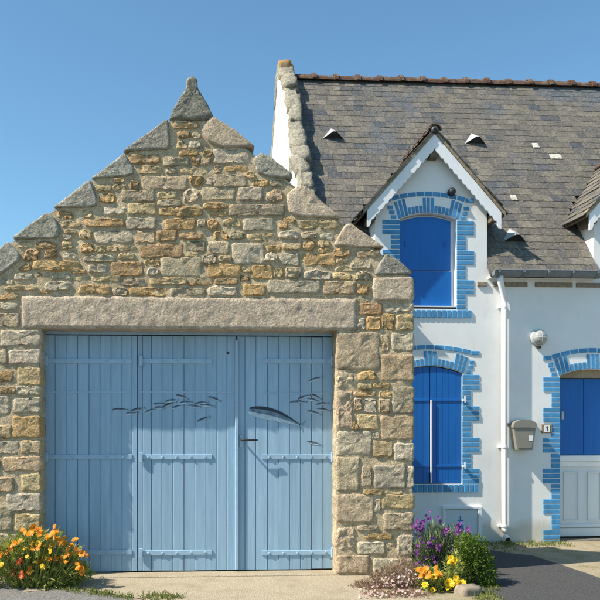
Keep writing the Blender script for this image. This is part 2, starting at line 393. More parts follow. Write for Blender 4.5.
STONES = """19 242 33 248 y;36 241 58 249 b;25 250 40 262 b;44 250 57 259 b;18 263 31 272 b;33 261 81 271 o;15 274 33 280 w;35 273 42 278 y;0 280 14 284 w
5 286 38 290 y;40 288 50 294 o;45 281 71 291 w;52 274 71 279 w;62 241 74 250 y;80 243 94 253 o;95 246 106 253 y;107 246 118 252 y;83 255 115 262 g;88 265 107 273 w
73 269 86 274 o;71 276 83 281 y;91 275 120 282 y;79 285 110 294 o;112 287 128 296 g;120 246 136 251 y;140 244 183 257 b;118 253 135 259 y;111 262 144 276 b;144 259 161 267 o
147 268 159 275 w;161 258 202 277 g;121 278 147 286 g;150 278 187 285 y;129 287 167 296 o;170 288 205 296 g;184 241 206 252 g;208 242 229 254 g;186 253 198 257 y;201 254 217 265 g
218 256 231 262 y;232 244 264 264 w;208 264 240 277 o;178 278 213 285 b;215 279 238 284 b;209 286 237 296 w;266 245 281 252 o;283 243 301 250 y;265 253 278 262 w;280 254 299 266 w
241 267 251 273 y;252 265 273 279 o;274 267 283 278 y;285 268 301 278 g;240 276 249 281 b;243 284 265 295 o;268 281 320 294 w;302 240 316 251 o;318 241 330 247 y;318 248 331 254 o
333 249 350 257 o;303 254 336 266 o;337 259 348 264 y;335 266 355 272 y;302 270 331 280 w;333 273 350 280 y;351 275 361 281 y;323 282 355 294 p;350 260 371 269 g;356 250 380 258 p
356 271 370 281 g;356 284 369 295 o;95 185 112 192 y;113 184 127 190 y;98 193 115 203 o;130 180 138 190 r;121 191 155 202 g;104 205 127 215 w;128 204 156 215 y;82 210 93 218 y
84 219 124 227 o;127 218 156 229 w;80 229 92 240 y;95 231 133 243 w;135 231 155 243 p;57 211 73 219 o;62 221 81 228 y;65 230 76 234 y;63 235 72 240 w;157 192 177 199 y
157 200 181 206 g;183 188 200 204 t;159 207 203 216 o;166 219 195 230 o;157 231 177 242 b;180 233 203 239 b;197 219 206 228 g;202 188 235 200 g;238 188 263 201 w;203 203 228 209 o
209 211 227 217 o;229 205 284 216 g;208 219 218 230 o;222 219 241 227 y;244 219 274 231 w;214 231 228 240 o;229 231 244 239 g;266 190 283 202 p;279 218 296 229 o;298 221 339 229 y
247 233 276 241 y;278 231 299 239 w;301 232 318 239 g;320 234 333 240 w;129 155 160 164 b;140 166 162 174 y;142 177 187 190 t;178 131 191 138 b;177 142 188 149 y;189 142 201 149 w
180 151 199 156 o;202 150 213 157 o;164 158 190 167 g;191 157 200 167 o;201 158 211 166 p;180 168 208 174 y;166 168 176 174 g;189 176 203 186 o;206 178 217 185 w;174 122 199 129 b
214 150 249 164 w;224 166 247 172 o;214 166 222 174 p;245 172 254 178 o;214 175 247 187 g;252 180 268 187 o;270 181 284 187 g;300 206 301 207 g;192 132 201 139 g
1 331 41 346 w;9 350 41 364 w;-12 350 7 364 g;18 367 41 385 y;-8 371 14 382 b;16 386 41 395 w;9 387 15 394 b;-6 387 8 393 b;-14 396 10 415 w;14 398 40 413 w
13 417 41 437 o;-10 425 11 439 y;-12 441 19 453 w;21 440 41 454 p;3 457 41 471 p;22 474 41 491 y;-14 478 14 492 p;7 494 40 511 w;-16 506 13 530 g;15 514 41 531 y;-14 534 18 548 g;20 534 41 549 t
-14 551 12 565 t;14 552 41 566 g;-14 568 18 580 g;20 569 41 581 w;-12 293 19 300 b;-12 303 18 309 w;-12 313 20 327 g;-16 457 1 471 g;-20 331 -1 346 t;-18 260 -2 276 g
338 333 379 369 t;381 335 389 352 p;392 333 414 351 w;381 355 414 381 p;338 370 354 389 t;358 371 376 380 o;358 383 372 389 y;373 383 390 388 o;354 391 376 396 o;379 390 391 397 o
338 391 352 429 t;354 398 361 411 p;364 399 377 413 w;379 399 390 413 p;392 387 414 414 g;358 415 378 429 y;352 421 357 430 o;381 416 414 440 p;338 432 371 455 w;372 432 379 439 w
373 441 392 456 y;394 443 414 461 w;338 457 359 491 t;362 466 371 487 t;374 465 405 488 w;407 466 414 487 w;363 490 383 494 o;338 495 373 522 t;382 495 414 509 y;375 498 380 511 w
384 513 414 530 g;338 527 354 549 t;357 525 377 530 t;365 533 393 539 o;358 542 385 554 w;387 543 395 554 p;398 535 414 555 w;338 555 369 573 t;373 559 414 576 w;338 576 372 589 t;375 579 414 592 t
359 304 382 315 r;386 303 414 312 w;358 318 365 330 w;367 317 380 330 o;382 315 394 330 o;396 315 414 331 y;358 297 368 303 y"""
TAKEN = []
for line in STONES.replace('\n', ';').split(';'):
    q_ = line.split()
    if len(q_) > 4: TAKEN.append(tuple(map(float, q_[:4])))
TAKEN += [(22, 294, 357, 333), (41, 331, 337, 600), (-34, 246, 21, 276), (14, 214, 62, 240), (53, 182, 98, 208), (91, 154, 135, 177), (122, 118, 170, 151), (169, 76, 214, 121), (202, 117, 256, 148), (253, 152, 294, 179), (286, 185, 342, 218), (333, 224, 385, 248), (374, 253, 414, 275), (372, 276, 414, 302)]
RF = random.Random(5); EXTRA = []
for _ in range(9000):
    wq = RF.uniform(7, 20); hq = RF.uniform(3.6, 7.0); xq = RF.uniform(-33, 412); yq = RF.uniform(122, 575)
    if xq < 0 and yq > 280: hq *= 2.0; wq = min(wq*1.3, 22)
    if yq > 331 and 20 < xq < 337: continue
    if yq < 270 and (yq < 254-0.762*xq or yq < 108+(xq-190)*0.765+4 or yq < 254-0.762*(xq-wq)+wq*0 ): continue
    if xq+wq > 412 or yq < 112+(xq+wq-190)*0.745: continue
    if xq < 41 and xq+wq > 40 and yq > 331: continue
    b_ = (xq, yq, xq+wq, yq+hq); g_ = 1.1
    if any(b_[0] < t[2]+g_ and b_[2] > t[0]-g_ and b_[1] < t[3]+g_ and b_[3] > t[1]-g_ for t in TAKEN): continue
    TAKEN.append(b_); EXTRA.append('%f %f %f %f %s' % (*b_, RF.choice('oyygwytb')))
    if len(EXTRA) > 105: break
STONES += ';' + ';'.join(EXTRA)
for line in STONES.replace('\n', ';').split(';'):
    s = line.split()
    if len(s) < 5: continue
    x0, y0, x1, y1 = map(float, s[:4]); k = s[4]
    if x1 - x0 < 2: continue
    jamb = (39.5 <= x1 <= 41.5 and y0 > 330) or (337 <= x0 <= 338.5 and y0 > 331)
    right = x1 >= 413.5
    g_ = 0.75; x0 -= g_*(not jamb or x0 < 337); x1 += g_*(not right and not (jamb and x1 < 42)); y0 -= g_; y1 += g_*0.8
    if jamb and x0 > 337: x0 = 336.3
    if jamb and x1 < 43: x1 = 41.7
    ww, hh = x1-x0, y1-y0
    big = ww > 20 and hh > 12 or x0 >= 337 and hh > 14
    j = lambda a: R.uniform(-a, a)
    # loosely four-sided outline: a sagging or humped top edge, uneven corners
    a = 0.16 if not big else 0.06
    top = R.uniform(-0.02, 0.22) * hh * (0.35 if big else 1); 
    poly = [(x0+j(a)*hh*.5, y1-abs(j(a))*hh), (x0+ww*0.5, y1+j(0.06)*hh), (x1+j(a)*hh*.5, y1-abs(j(a))*hh), (x1-abs(j(a))*hh*.4, y0+top+abs(j(a))*hh),
            (x0+ww*R.uniform(0.3, 0.7), y0), (x0+abs(j(a))*hh*.5, y0+top*R.uniform(0.3, 1.2)+abs(j(a))*hh)]
    if jamb or right or big:
        poly = [(x0, y1), (x1, y1), (x1, y0), (x0, y0)]
        poly = [(px+(j(0.6) if not (jamb or right) else j(0.35)), py+j(0.7)) for px, py in poly]
    q = [pz(*p) for p in poly]
    mat = M_GRANITE if k == 't' or (big and k in 'w') else M_STONE
    cc = tuple(a_*0.62+b_*0.38 for a_, b_ in zip(SC[k], (0.55, 0.415, 0.225)))
    make_stone('stone', q, Y1, R.uniform(0.010, 0.026) if not big else R.uniform(0.014, 0.022), mat, cc, gwall,
               back=0.33 if (jamb or right) else 0.05, rough=0.019 if not big else 0.009, rnd=1, edge=0.018)
COP = [('c', [(-34, 274), (-4, 251), (8, 241), (20, 253), (22, 258), (15, 266), (0, 275)]),
       ('c', [(14, 240), (12, 238), (47, 212), (55, 218), (62, 231), (57, 239)]),
       ('c', [(53, 208), (90, 179), (96, 194), (98, 206), (90, 208)]),
       ('c', [(91, 179), (124, 153), (133, 166), (135, 174), (128, 177)]),
       ('c', [(122, 152), (168, 118), (170, 134), (170, 150)]),
       ('t', [(202, 127), (212, 116), (235, 130), (256, 148), (224, 148), (208, 143), (202, 133)]),
       ('c', [(253, 159), (261, 152), (272, 158), (294, 176), (291, 179), (268, 178), (257, 173)]),
       ('t', [(286, 194), (300, 185), (306, 186), (322, 202), (342, 219), (318, 218), (297, 217), (288, 212)]),
       ('t', [(333, 246), (338, 236), (345, 224), (352, 224), (364, 233), (385, 248), (360, 248)]),
       ('c', [(374, 275), (378, 265), (386, 253), (394, 258), (402, 263), (413, 274), (396, 275.5)]),
       ('t', [(372, 278), (413.5, 277), (414, 301), (373, 301)])]
for k, pl in COP:
    make_stone('coping_stone', [pz(*p) for p in pl], Y1, 0.03, M_COPING if k == 'c' else M_GRANITE, SC[k], gwall, back=0.39, rough=0.006, rnd=1, edge=0.014, n=44)
# pointed apex stone with its worn knob
ap = [(169, 120), (175, 106), (183, 93), (186.5, 88), (186, 82), (188, 77.5), (192, 76), (196, 78), (198, 83), (197.5, 88), (203, 97), (208, 106), (214, 118), (205, 121.5), (188, 121)]
make_stone('apex_stone', [pz(*p) for p in ap], Y1, 0.035, M_COPING, SC['d'], gwall, back=0.39, rough=0.009, rnd=1, edge=0.02, n=56)
# slope mortar strips between copings lie inside the wall outline; lintel
def grid_block(name, c4, Y, proud, back, nx, nz, mat, col, parent, amp):
    # c4: bottom left, bottom right, top right, top left in x,z
    V, Fc = [], []
    A, B, C_, D = [Vector(p) for p in c4]
    for r in range(nz+1):
        for k in range(nx+1):
            a = k/nx; b = r/nz; p = A.lerp(B, a).lerp(D.lerp(C_, a), b)
            e = min(k, nx-k, r, nz-r)
            wob = noise.noise(Vector((p.x*7, p.y*7, 3.3)))*0.008
            dy = -proud - amp*(noise.noise(Vector((p.x*13, p.y*13, 1)))+0.7*noise.noise(Vector((p.x*40, p.y*40, 2))))
            if e == 0: dy = -proud*0.35
            V.append((p.x+(wob if k in (0, nx) else 0), Y+dy, p.y+(wob if r in (0, nz) else 0)))
    for r in range(nz):
        for k in range(nx):
            i0 = r*(nx+1)+k; Fc.append((i0, i0+1, i0+nx+2, i0+nx+1))
    rim = [k for k in range(nx+1)] + [r*(nx+1)+nx for r in range(1, nz+1)] + [nz*(nx+1)+k for k in range(nx-1, -1, -1)] + [r*(nx+1) for r in range(nz-1, 0, -1)]
    b0 = len(V); V += [(V[i][0], Y+back, V[i][2]) for i in rim]; m_ = len(rim)
    for k in range(m_): Fc.append((rim[(k+1) % m_], rim[k], b0+k, b0+(k+1) % m_))
    cx = (A.x+B.x)/2; cz_ = (A.y+D.y)/2
    o = mesh_obj(name, V, Fc, mat, parent, (cx, Y, cz_), True); o.color = (*col, 1); return o
grid_block('lintel', [pz(22, 328.5), pz(357, 331), pz(357, 299), pz(22, 296)], Y1, 0.026, 0.36, 150, 15, M_GRANITE, (0.60, 0.49, 0.365), gwall, 0.006)
# mortar face: an uneven sheet over the core of the wall, rising and dipping between the stones
cs = 0.03; x_ = []; xx = GX0
nxg = int((GX1-0.012-GX0)/cs); nzg = int((outline[4][1]+0.05)/cs)
def inside(x, z):
    c_ = False; n_ = len(outline)
    for i in range(n_):
        (xa, za), (xb, zb2) = outline[i], outline[(i+1) % n_]
        if (za > z) != (zb2 > z) and x < (xb-xa)*(z-za)/(zb2-za)+xa: c_ = not c_
    return c_
V, Fc, idx = [], [], {}
def gv(i, k):
    if (i, k) not in idx:
        x, z = GX0+i*cs, -0.04+k*cs
        d = 0.006 + 0.009*noise.noise(Vector((x*6, z*8, 5))) + 0.006*noise.noise(Vector((x*19, z*22, 9))) + 0.003*noise.noise(Vector((x*50, z*50, 2)))
        idx[(i, k)] = len(V); V.append((x, Y1-d, z))
    return idx[(i, k)]
for i in range(nxg):
    for k in range(nzg):
        x, z = GX0+(i+.5)*cs, -0.04+(k+.5)*cs
        if not inside(x, z) or not inside(x, z+0.03): continue
        if dx0-0.016 < x < dx1+0.016 and z < dz1+0.03: continue
        Fc.append((gv(i, k), gv(i+1, k), gv(i+1, k+1), gv(i, k+1)))
mesh_obj('mortar_face', V, Fc, M_MORTAR, gwall, ((GX0+GX1)/2, Y1, 0), True)

# ---------------- doors
DY = Y1 + 0.205          # face of the planks
def dp(px, py, Y=DY): return P(px, py, Y)
zt = dp(190, 335.5).z; zb = 0.03
mb = MB()                # frame in the head and the jambs
mb.box(dx0+0.003, dx1-0.003, DY-0.012, DY+0.07, zt+0.004, dz1+0.018)
fr = mb.build('door_frame', M_DOOR, garage, ((dx0+dx1)/2, DY, zt))
mb = MB(); mb.box(dx0-0.02, dx1+0.02, Y1-0.0, DY+0.09, 0.0, 0.022, 0.006); mb.build('sill', M_CONC, garage, ((dx0+dx1)/2, DY, 0))
mb = MB(); mb.box(dx0, dx1, DY+0.036, DY+0.06, zb, zt); mb.build('door_backing', M_DARK, garage, ((dx0+dx1)/2, DY, zt))
def leaf(label, edges):
    Lx0 = dp(edges[0], 500).x; Lx1 = dp(edges[-1], 500).x
    mb = MB(); mb.box(Lx0+0.004, Lx1-0.004, DY+0.022, DY+0.034, zb+0.006, zt-0.006)
    lf = mb.build('door_leaf', M_DOOR, garage, ((Lx0+Lx1)/2, DY, zb)); lf['label'] = label
    for a, b in zip(edges[:-1], edges[1:]):
        xa, xb = dp(a, 500).x, dp(b, 500).x
        m = MB(); yo = R.uniform(-0.0015, 0.0015)
        m.box(xa+0.0018, xb-0.0018, DY+yo, DY+0.021, zb+R.uniform(0, 0.006), zt-R.uniform(0.003, 0.006), 0.004)
        m.build('plank', M_DOOR, lf, ((xa+xb)/2, DY, zb))
    return lf
ea = [44, 55, 66, 77.5, 89, 100, 111, 122, 132, 137.4]
eb = [137.6, 142.5, 151.5, 162, 173, 184, 195, 206, 217, 227, 236.4]
ec = [237.2, 245, 256, 267.5, 278.5, 289.5, 300.5, 311.5, 322.5, 334]
LA = leaf('left plank leaf of the blue garage door', ea); LB = leaf('middle plank leaf of the blue garage door', eb); LC = leaf('right plank leaf of the blue garage door', ec)
def strap(lf, xa, xb, py, end):
    a = dp(xa, py, DY); b = dp(xb, py, DY); z = a.z; m = MB()
    m.box(a.x, b.x, DY-0.009, DY-0.0005, z-0.024, z+0.024, 0.003)
    ex = a.x if end == 'l' else b.x
    m.box(ex-0.018, ex+0.018, DY-0.028, DY-0.0095, z-0.05, z+0.05, 0.004)
    n = 5
    for i in range(n):
        x = a.x + (b.x-a.x)*(0.1+0.8*i/(n-1))
        m.box(x-0.009, x+0.009, DY-0.017, DY-0.0092, z-0.009, z+0.009, 0.003)
    m.build('strap_hinge', M_STRAP, lf, ((a.x+b.x)/2, DY, z))
for py in (361, 457, 553):
    strap(LA, 46.5, 132, py, 'l'); strap(LB, 141, 212, py, 'l'); strap(LC, 262, 332.5, py, 'r')
def rail(lf, xa, xb, py):     # thin horizontal bead
    a = dp(xa, py); b = dp(xb, py); m = MB(); m.box(a.x, b.x, DY-0.0045, DY-0.0005, a.z-0.006, a.z+0.006); m.build('bead', M_STRAP, lf, ((a.x+b.x)/2, DY, a.z))
rail(LA, 46, 130, 392); rail(LB, 141, 235, 392); rail(LC, 264, 333, 393)
# cover strip on the meeting stile
m = MB(); a = dp(237.2, 500); m.box(a.x-0.022, a.x+0.012, DY-0.026, DY-0.002, zb+0.01, dp(237, 340).z, 0.005); m.build('cover_strip', M_STRAP, LB, (a.x, DY, 1))
# lever handle
a = dp(241, 440); m = MB(); m.box(a.x-0.016, a.x+0.020, DY-0.007, DY-0.0005, a.z-0.075, a.z+0.05, 0.003)
hb = m.build('handle_plate', M_STRAP, LC, (a.x, DY, a.z))
m = MB(); m.tube([(a.x, DY-0.006, a.z+0.005), (a.x, DY-0.07, a.z+0.005), (a.x+0.015, DY-0.078, a.z+0.004), (a.x+0.16, DY-0.075, a.z)], [0.011, 0.011, 0.011, 0.009], 10)
m.build('lever_handle', M_IRON, LC, (a.x, DY, a.z), True)
m = MB(); q = dp(228, 353); m.box(q.x-0.012, q.x+0.012, DY-0.006, DY-0.0005, q.z-0.012, q.z+0.012, 0.003); m.build('bolt_head', M_IRON, LB, (q.x, DY, q.z))
# painted fish (flat paint on the planks)
def fish(lf, xa, ya, xb, yb, wid, big=False):
    A = dp(xa, ya); B = dp(xb, yb); Y = DY - 0.0030
    u = Vector((B.x-A.x, B.z-A.z)); L = u.length; u /= L; nrm = Vector((-u.y, u.x))
    if nrm.y < 0: nrm = -nrm
    N = 14; W = wid; V = []; Fc = []; mi = []
    prof = lambda s: max(0.07, (math.sin(math.pi*min(1, (s*0.93+0.06))**(0.68 if big else 0.85))**0.8))
    for i in range(N+1):
        s = i/N; c = Vector((A.x, A.z)) + u*L*s + nrm*(0.02*L*math.sin(math.pi*s) if not big else 0.045*L*math.sin(math.pi*s))
        h = W*prof(s)
        for t_ in (0.5, 0.24, -0.12, -0.5): V.append((c.x+nrm.x*h*t_, Y, c.y+nrm.y*h*t_))
    for i in range(N):
        for k in range(3):
            Fc.append((i*4+k, i*4+k+1, i*4+k+5, i*4+k+4)); mi.append(k)
    e = Vector((B.x, B.z)); b = len(V)
    tl = 0.10*L if big else 0.14*L; tw = W*0.55
    for d, k in ((u*-0.02*L, 0), (u*tl+nrm*tw, 0), (u*tl*0.45, 0), (u*tl-nrm*tw, 0)): V.append((e.x+d.x, Y, e.y+d.y))
    Fc.append((b, b+1, b+2)); mi.append(1); Fc.append((b, b+2, b+3)); mi.append(1)
    if big:   # eye, gill line, dorsal fin
        c = Vector((A.x, A.z)) + u*L*0.075 + nrm*0.01; b = len(V)
        for k in range(8): V.append((c.x+0.008*math.cos(k*math.pi/4), Y-0.0006, c.y+0.008*math.sin(k*math.pi/4)))
        Fc.append(tuple(range(b, b+8))); mi.append(0)
    o = mesh_obj('painted_fish', V, Fc, None, lf, (A.x, Y, A.z), False, [M_FISHD, M_FISHM, M_FISHL], mi)
    return o
FA = [(112,410,127,409.5),(126,414,138,413),(130,411.5,144,408)]
FB = [(145,413,155,409),(153,404.5,166,404),(155,408,164,408),(165,402,178,400),(163,407,176,402.5),(172,408.5,183,405.5),(176,395,188,399),(180,403,192,402),(187,406,200,407),(195,404,208,402.5),(200,405,214,406.5),(208,397,220,401),(197,422,209,417)]
FC = [(308,382,322,377),(298,399.5,310,395),(290,402.5,306,402),(308,393,321,399),(307,399,318,401),(316,405,328,403),(317,409,330,411),(307,411,321,415),(307,442,321,445)]
for lf, fl in ((LA, FA), (LB, FB), (LC, FC)):
    for q in fl: fish(lf, *q, 0.030)
fish(LC, 249, 410.5, 300, 425, 0.125, True)

# ================================================================== HOUSE
def hp(px, py, Y=Y2): v = P(px, py, Y); return (v.x, v.z)
XC = P(316, 272, Y2).x                     # right face of the gable parapet / start of slates
u288 = (288-CX)/F
YR = XC * (math.cos(PSI)-u288*math.sin(PSI)) / (math.sin(PSI)+u288*math.cos(PSI))
ZR = P(288, 79, YR).z
ZE = P(500, 271, Y2-0.12).z                # slate edge over the gutter
YE = Y2 - 0.12
XL = P(303, 272, Y2).x                     # outer face of left gable
XR = XL + 9.2
TANR = (ZR-ZE)/(YR-YE); PIT = math.atan(TANR)
def yroof(z): return YE + (z-ZE)/TANR
def zroof(y): return ZE + (y-YE)*TANR
house = thing('white_house', ((XL+XR)/2, Y2, 0), 'white rendered house with slate roof, dormers and bright blue brick trim', 'house')
DX1 = (P(375, 240, Y2).x + P(487, 240, Y2).x)/2
DHW = (P(487, 240, Y2).x - P(375, 240, Y2).x)/2
DX2 = DX1 + (P(594, 260, Y2).x - P(375, 260, Y2).x)
DOV = 0.13
apx = P(434, 130, Y2-DOV); DZA = apx.z; dlc = P(367, 206, Y2-DOV); DZE = dlc.z; DHO = apx.x - dlc.x
DHO = (P(501, 206, Y2-DOV).x - dlc.x)/2
dslope = (DZA-DZE)/DHO
ZWT = P(540, 282, Y2).z                    # top of facade under the eave
def arch_hole(x0, x1, zb_, zs, rise, n=12):
    c = (x0+x1)/2; h = (x1-x0)/2; pts = [(x0, zb_), (x1, zb_)]
    for i in range(n+1):
        s = 1 - 2*i/n; pts.append((c+h*s, zs+rise*(1-s*s)))
    return pts
DW = (hp(400, 300)[0], hp(456.5, 300)[0], hp(430, 307)[1], hp(430, 219)[1], hp(430, 213)[1]-hp(430, 219)[1])
gwx1 = hp(462, 400)[0]; gwc = hp(430, 400)[0]
GW = (2*gwc-gwx1, gwx1, hp(430, 484)[1], hp(430, 373)[1], hp(430, 366)[1]-hp(430, 373)[1])
hdx0 = hp(560, 450)[0]; hdc = hp(592.5, 450)[0]
HD = (hdx0, 2*hdc-hdx0, 0.0, hp(565, 375.5)[1], hp(592, 369)[1]-hp(565, 375.5)[1])
D2 = (DW[0]+DX2-DX1, DW[1]+DX2-DX1, DW[2], DW[3], DW[4])
wg = lambda x, dx: DZA - 0.075 - dslope*abs(x-dx)
ZWALL = zroof(Y2)-0.095
outl = [(XL+0.02, -0.05), (XR, -0.05), (XR, ZWALL)]
for dx in (DX2, DX1):
    outl += [(dx+DHW, ZWALL), (dx+DHW, wg(DHW, 0)), (dx, DZA-0.075), (dx-DHW, wg(DHW, 0)), (dx-DHW, ZWALL)]
outl += [(XL+0.02, ZWALL)]
hdh = arch_hole(*HD); hdh[0] = (HD[0], -0.04); hdh[1] = (HD[1], -0.04)
v, f = wall_holes(outl, [arch_hole(*DW), arch_hole(*GW), arch_hole(*D2), hdh], Y2, 0.34)
hwall = mesh_obj('facade', v, f, M_RENDER, house, ((XL+XR)/2, Y2, 0))
# ---- gable wall on the left with stone coping
YB = 2*YR - YE
gp = [(Y2+0.02, -0.05), (YB-0.1, -0.05), (YB-0.1, ZE+0.12), (YR, ZR+0.16), (Y2-0.02, zroof(Y2-0.02)+0.16)]
n = len(gp); vv = [(XL, a, b) for a, b in gp] + [(XL+0.2, a, b) for a, b in gp]
ff = [tuple(range(n-1, -1, -1)), tuple(range(n, 2*n))] + [(i, (i+1) % n, (i+1) % n+n, i+n) for i in range(n)]
mesh_obj('gable_wall', vv, ff, M_RENDER, house, (XL, YR, 0))
n = len(gp); vv = [(XR-0.25, a, b) for a, b in gp] + [(XR-0.001, a, b) for a, b in gp]
mesh_obj('gable_wall', vv, ff, M_RENDER, house, (XR, YR, 0))
mb = MB(); mb.box(XL+0.2, XR-0.25, YB-0.4, YB-0.1, -0.05, ZE); mb.build('rear_wall', M_RENDER, house, (XL, YB, 0))
def lump(name, mat, parent, c, sx, sy, sz, rot, sd, amp=0.12):
    """rough block stone"""
    bm = bmesh.new(); bmesh.ops.create_cube(bm, size=1.0)
    bmesh.ops.subdivide_edges(bm, edges=bm.edges, cuts=3, use_grid_fill=True)
    for q in bm.verts:
        p = q.co.copy(); r = Vector((p.x, p.y, p.z)); l = max(abs(p.x), abs(p.y), abs(p.z))
        r = r.lerp(r.normalized()*0.62, 0.22)
        r += Vector((noise.noise(p*2.7+Vector((sd, 0, 0))), noise.noise(p*2.7+Vector((0, sd, 0))), noise.noise(p*2.7+Vector((0, 0, sd)))))*amp
        q.co = Vector((r.x*sx, r.y*sy, r.z*sz))
    me = bpy.data.meshes.new(name); bm.to_mesh(me); bm.free(); me.materials.append(mat)
    me.polygons.foreach_set('use_smooth', [True]*len(me.polygons))
    return inst(name, me, parent, c, rot)
cst = 0.19; cyl = [(YR-(i+0.5)*cst) for i in range(int((YR-Y2)/0.19)+1)]
for i, y in enumerate(cyl):
    z = zroof(y)+0.16
    wd = 0.19+R.uniform(-0.03, 0.05)
    lump('coping_stone', M_LICHEN, house, (XL+0.12+R.uniform(-0.02, 0.03), y, z-0.02+R.uniform(-.015, .03)), wd, cst/math.cos(PIT)*1.3, 0.15+R.uniform(-.02, .05), (PIT+R.uniform(-.08, .08), R.uniform(-.12, .12), R.uniform(-.1, .1)), i*3.3+1, 0.17)
for i in range(9):
    y = YR+(i+0.5)*0.36; z = zroof(2*YR-y)+0.16
    lump('coping_stone', M_LICHEN, house, (XL+0.115, y, z), 0.25, 0.37/math.cos(PIT)*1.04, 0.17, (-PIT, 0, 0), i*5.1+40, 0.09)
lump('coping_stone', M_ORANGE, house, (XL+0.10, YR, ZR+0.13), 0.20, 0.26, 0.24, (0, 0, 0), 77, 0.08)

# ---- roof deck and slates
mb = MB()
def deck(xa, xb, y0):
    q = [(xa, y0, zroof(y0)-0.02), (xb, y0, zroof(y0)-0.02), (xb, YR, ZR-0.02), (xa, YR, ZR-0.02)]
    mb.add(q+[Vector(p)-Vector((0, 0, 0.06)) for p in q], [(0, 1, 2, 3), (7, 6, 5, 4), (0, 4, 5, 1), (1, 5, 6, 2), (2, 6, 7, 3), (3, 7, 4, 0)])
xa = XL+0.16
for dx in (DX1, DX2):
    deck(xa, dx-DHW+0.001, YE); deck(dx-DHW+0.001, dx+DHW-0.001, yroof(DZE)-0.2); xa = dx+DHW-0.001
deck(xa, XR-0.2, YE)
q = [(XL+0.16, YR, ZR-0.02), (XR-0.2, YR, ZR-0.02), (XR-0.2, YB, ZE-0.02), (XL+0.16, YB, ZE-0.02)]
mb.add(q+[Vector(p)-Vector((0, 0, 0.06)) for p in q], [(0, 1, 2, 3), (7, 6, 5, 4), (0, 4, 5, 1), (1, 5, 6, 2), (2, 6, 7, 3), (3, 7, 4, 0)])
roof = mb.build('roof', M_SLATE, house, ((XL+XR)/2, YR, ZR))
def slate_mesh(wd, ln, shade, th=0.015):
    me = bpy.data.meshes.new('slate')
    c = R.uniform(0, 0.012)
    vs_ = [(-wd/2, -ln*0.5+R.uniform(-.010, .006), 0), (wd*R.uniform(-.2, .2), -ln*0.5+R.uniform(-.006, .006), 0), (wd/2, -ln*0.5+R.uniform(-.010, .006), 0), (wd/2, ln*0.5, 0), (-wd/2, ln*0.5, 0)]
    vs_ += [(a, b, th) for a, b, _ in vs_]
    me.from_pydata(vs_, [], [(4, 3, 2, 1, 0), (5, 6, 7, 8, 9), (0, 1, 6, 5), (1, 2, 7, 6), (2, 3, 8, 7), (3, 4, 9, 8), (4, 0, 5, 9)])
    at = me.attributes.new('shade', 'FLOAT', 'FACE'); at.data.foreach_set('value', [shade]*7)
    me.materials.append(M_SLATE); return me
EXPO = 0.142; SLL = 0.22
shades = [0.02, 0.1, 0.2, 0.28, 0.35, 0.42, 0.48, 0.55, 0.6, 0.68, 0.75, 0.82, 0.9, 1.0]
wts = [3, 4, 6, 9, 10, 12, 12, 12, 10, 8, 7, 5, 3, 0.04]
shades = shades*3; wts = wts*3; SM = [slate_mesh(1.0, SLL, s) for s in shades]
slopeL_ = math.hypot(YR-YE, ZR-ZE); nrow = int(slopeL_/EXPO)
cp, sp = math.cos(PIT), math.sin(PIT)
slates = []
for r in range(nrow+1):
    s = r*EXPO + SLL*0.5 - 0.03
    x = XL+0.21 - R.uniform(0, 0.15)
    while x < XR-0.25:
        wd = R.uniform(0.11, 0.195)
        cx_ = x+wd/2; y = YE+s*cp; z = ZE+s*sp
        x += wd+0.004
        if s+SLL*0.3 > slopeL_: continue
        hid = False
        for dx in (DX1, DX2):
            if z < DZE+0.25:
                l_, r_ = cx_-wd/2, cx_+wd/2
                if l_ < dx+DHW < r_: l_ = dx+DHW+0.003
                if l_ < dx-DHW < r_: r_ = dx-DHW-0.003
                cx_, wd = (l_+r_)/2, r_-l_
        if wd < 0.03: continue
        for dx in (DX1, DX2):
            if abs(cx_-dx) < DHW-0.02 and z < DZA-dslope*abs(cx_-dx)-0.02: hid = True
            elif z < DZA-dslope*abs(cx_-dx)+0.02 and abs(cx_-dx) < DHO and z > DZE: hid = True
        if hid: continue
        slates.append((cx_, y, z, wd))
def project(p):
    p = Vector(p)-Vector((0, 0, HC)); d = p.x*math.sin(PSI)+p.y*math.cos(PSI); r = p.x*math.cos(PSI)-p.y*math.sin(PSI)
    return (CX+F*r/d, HZ-F*p.z/d)
def seen(c):
    q = project(c[:3])
    if q[0] > 598 or q[0] < 300: return False
    if q[0] < 414 and q[1] > 112+(q[0]-205)*0.765: return False     # behind the garage gable
    return True
vis = sorted([c for c in slates if seen(c)], key=lambda c: c[1]+0.0*c[0])
big = set(vis[:300])
jv, jf, js = [], [], []
for c in slates:
    tilt = PIT - 0.030 + R.uniform(-0.012, 0.012); ry = R.uniform(-0.012, 0.012); rz = R.uniform(-0.008, 0.008)
    k = R.choices(range(len(shades)), wts)[0]
    loc = (c[0], c[1], c[2]+0.004)
    if c in big:
        o = inst('slate', SM[k], roof, loc, (tilt, ry, rz), (c[3], 1, 1))
    else:
        from mathutils import Euler
        mt = Matrix.Translation(loc) @ Euler((tilt, ry, rz)).to_matrix().to_4x4() @ Matrix.Diagonal((c[3], 1, 1, 1))
        b = len(jv); jv += [mt @ q.co for q in SM[k].vertices]
        for p in SM[k].polygons: jf.append(tuple(i+b for i in p.vertices)); js.append(shades[k])
o = mesh_obj('slates', jv, jf, M_SLATE, roof, ((XL+XR)/2, YR, ZR)); o['kind'] = 'stuff'
at = o.data.attributes.new('shade', 'FLOAT', 'FACE'); at.data.foreach_set('value', js)
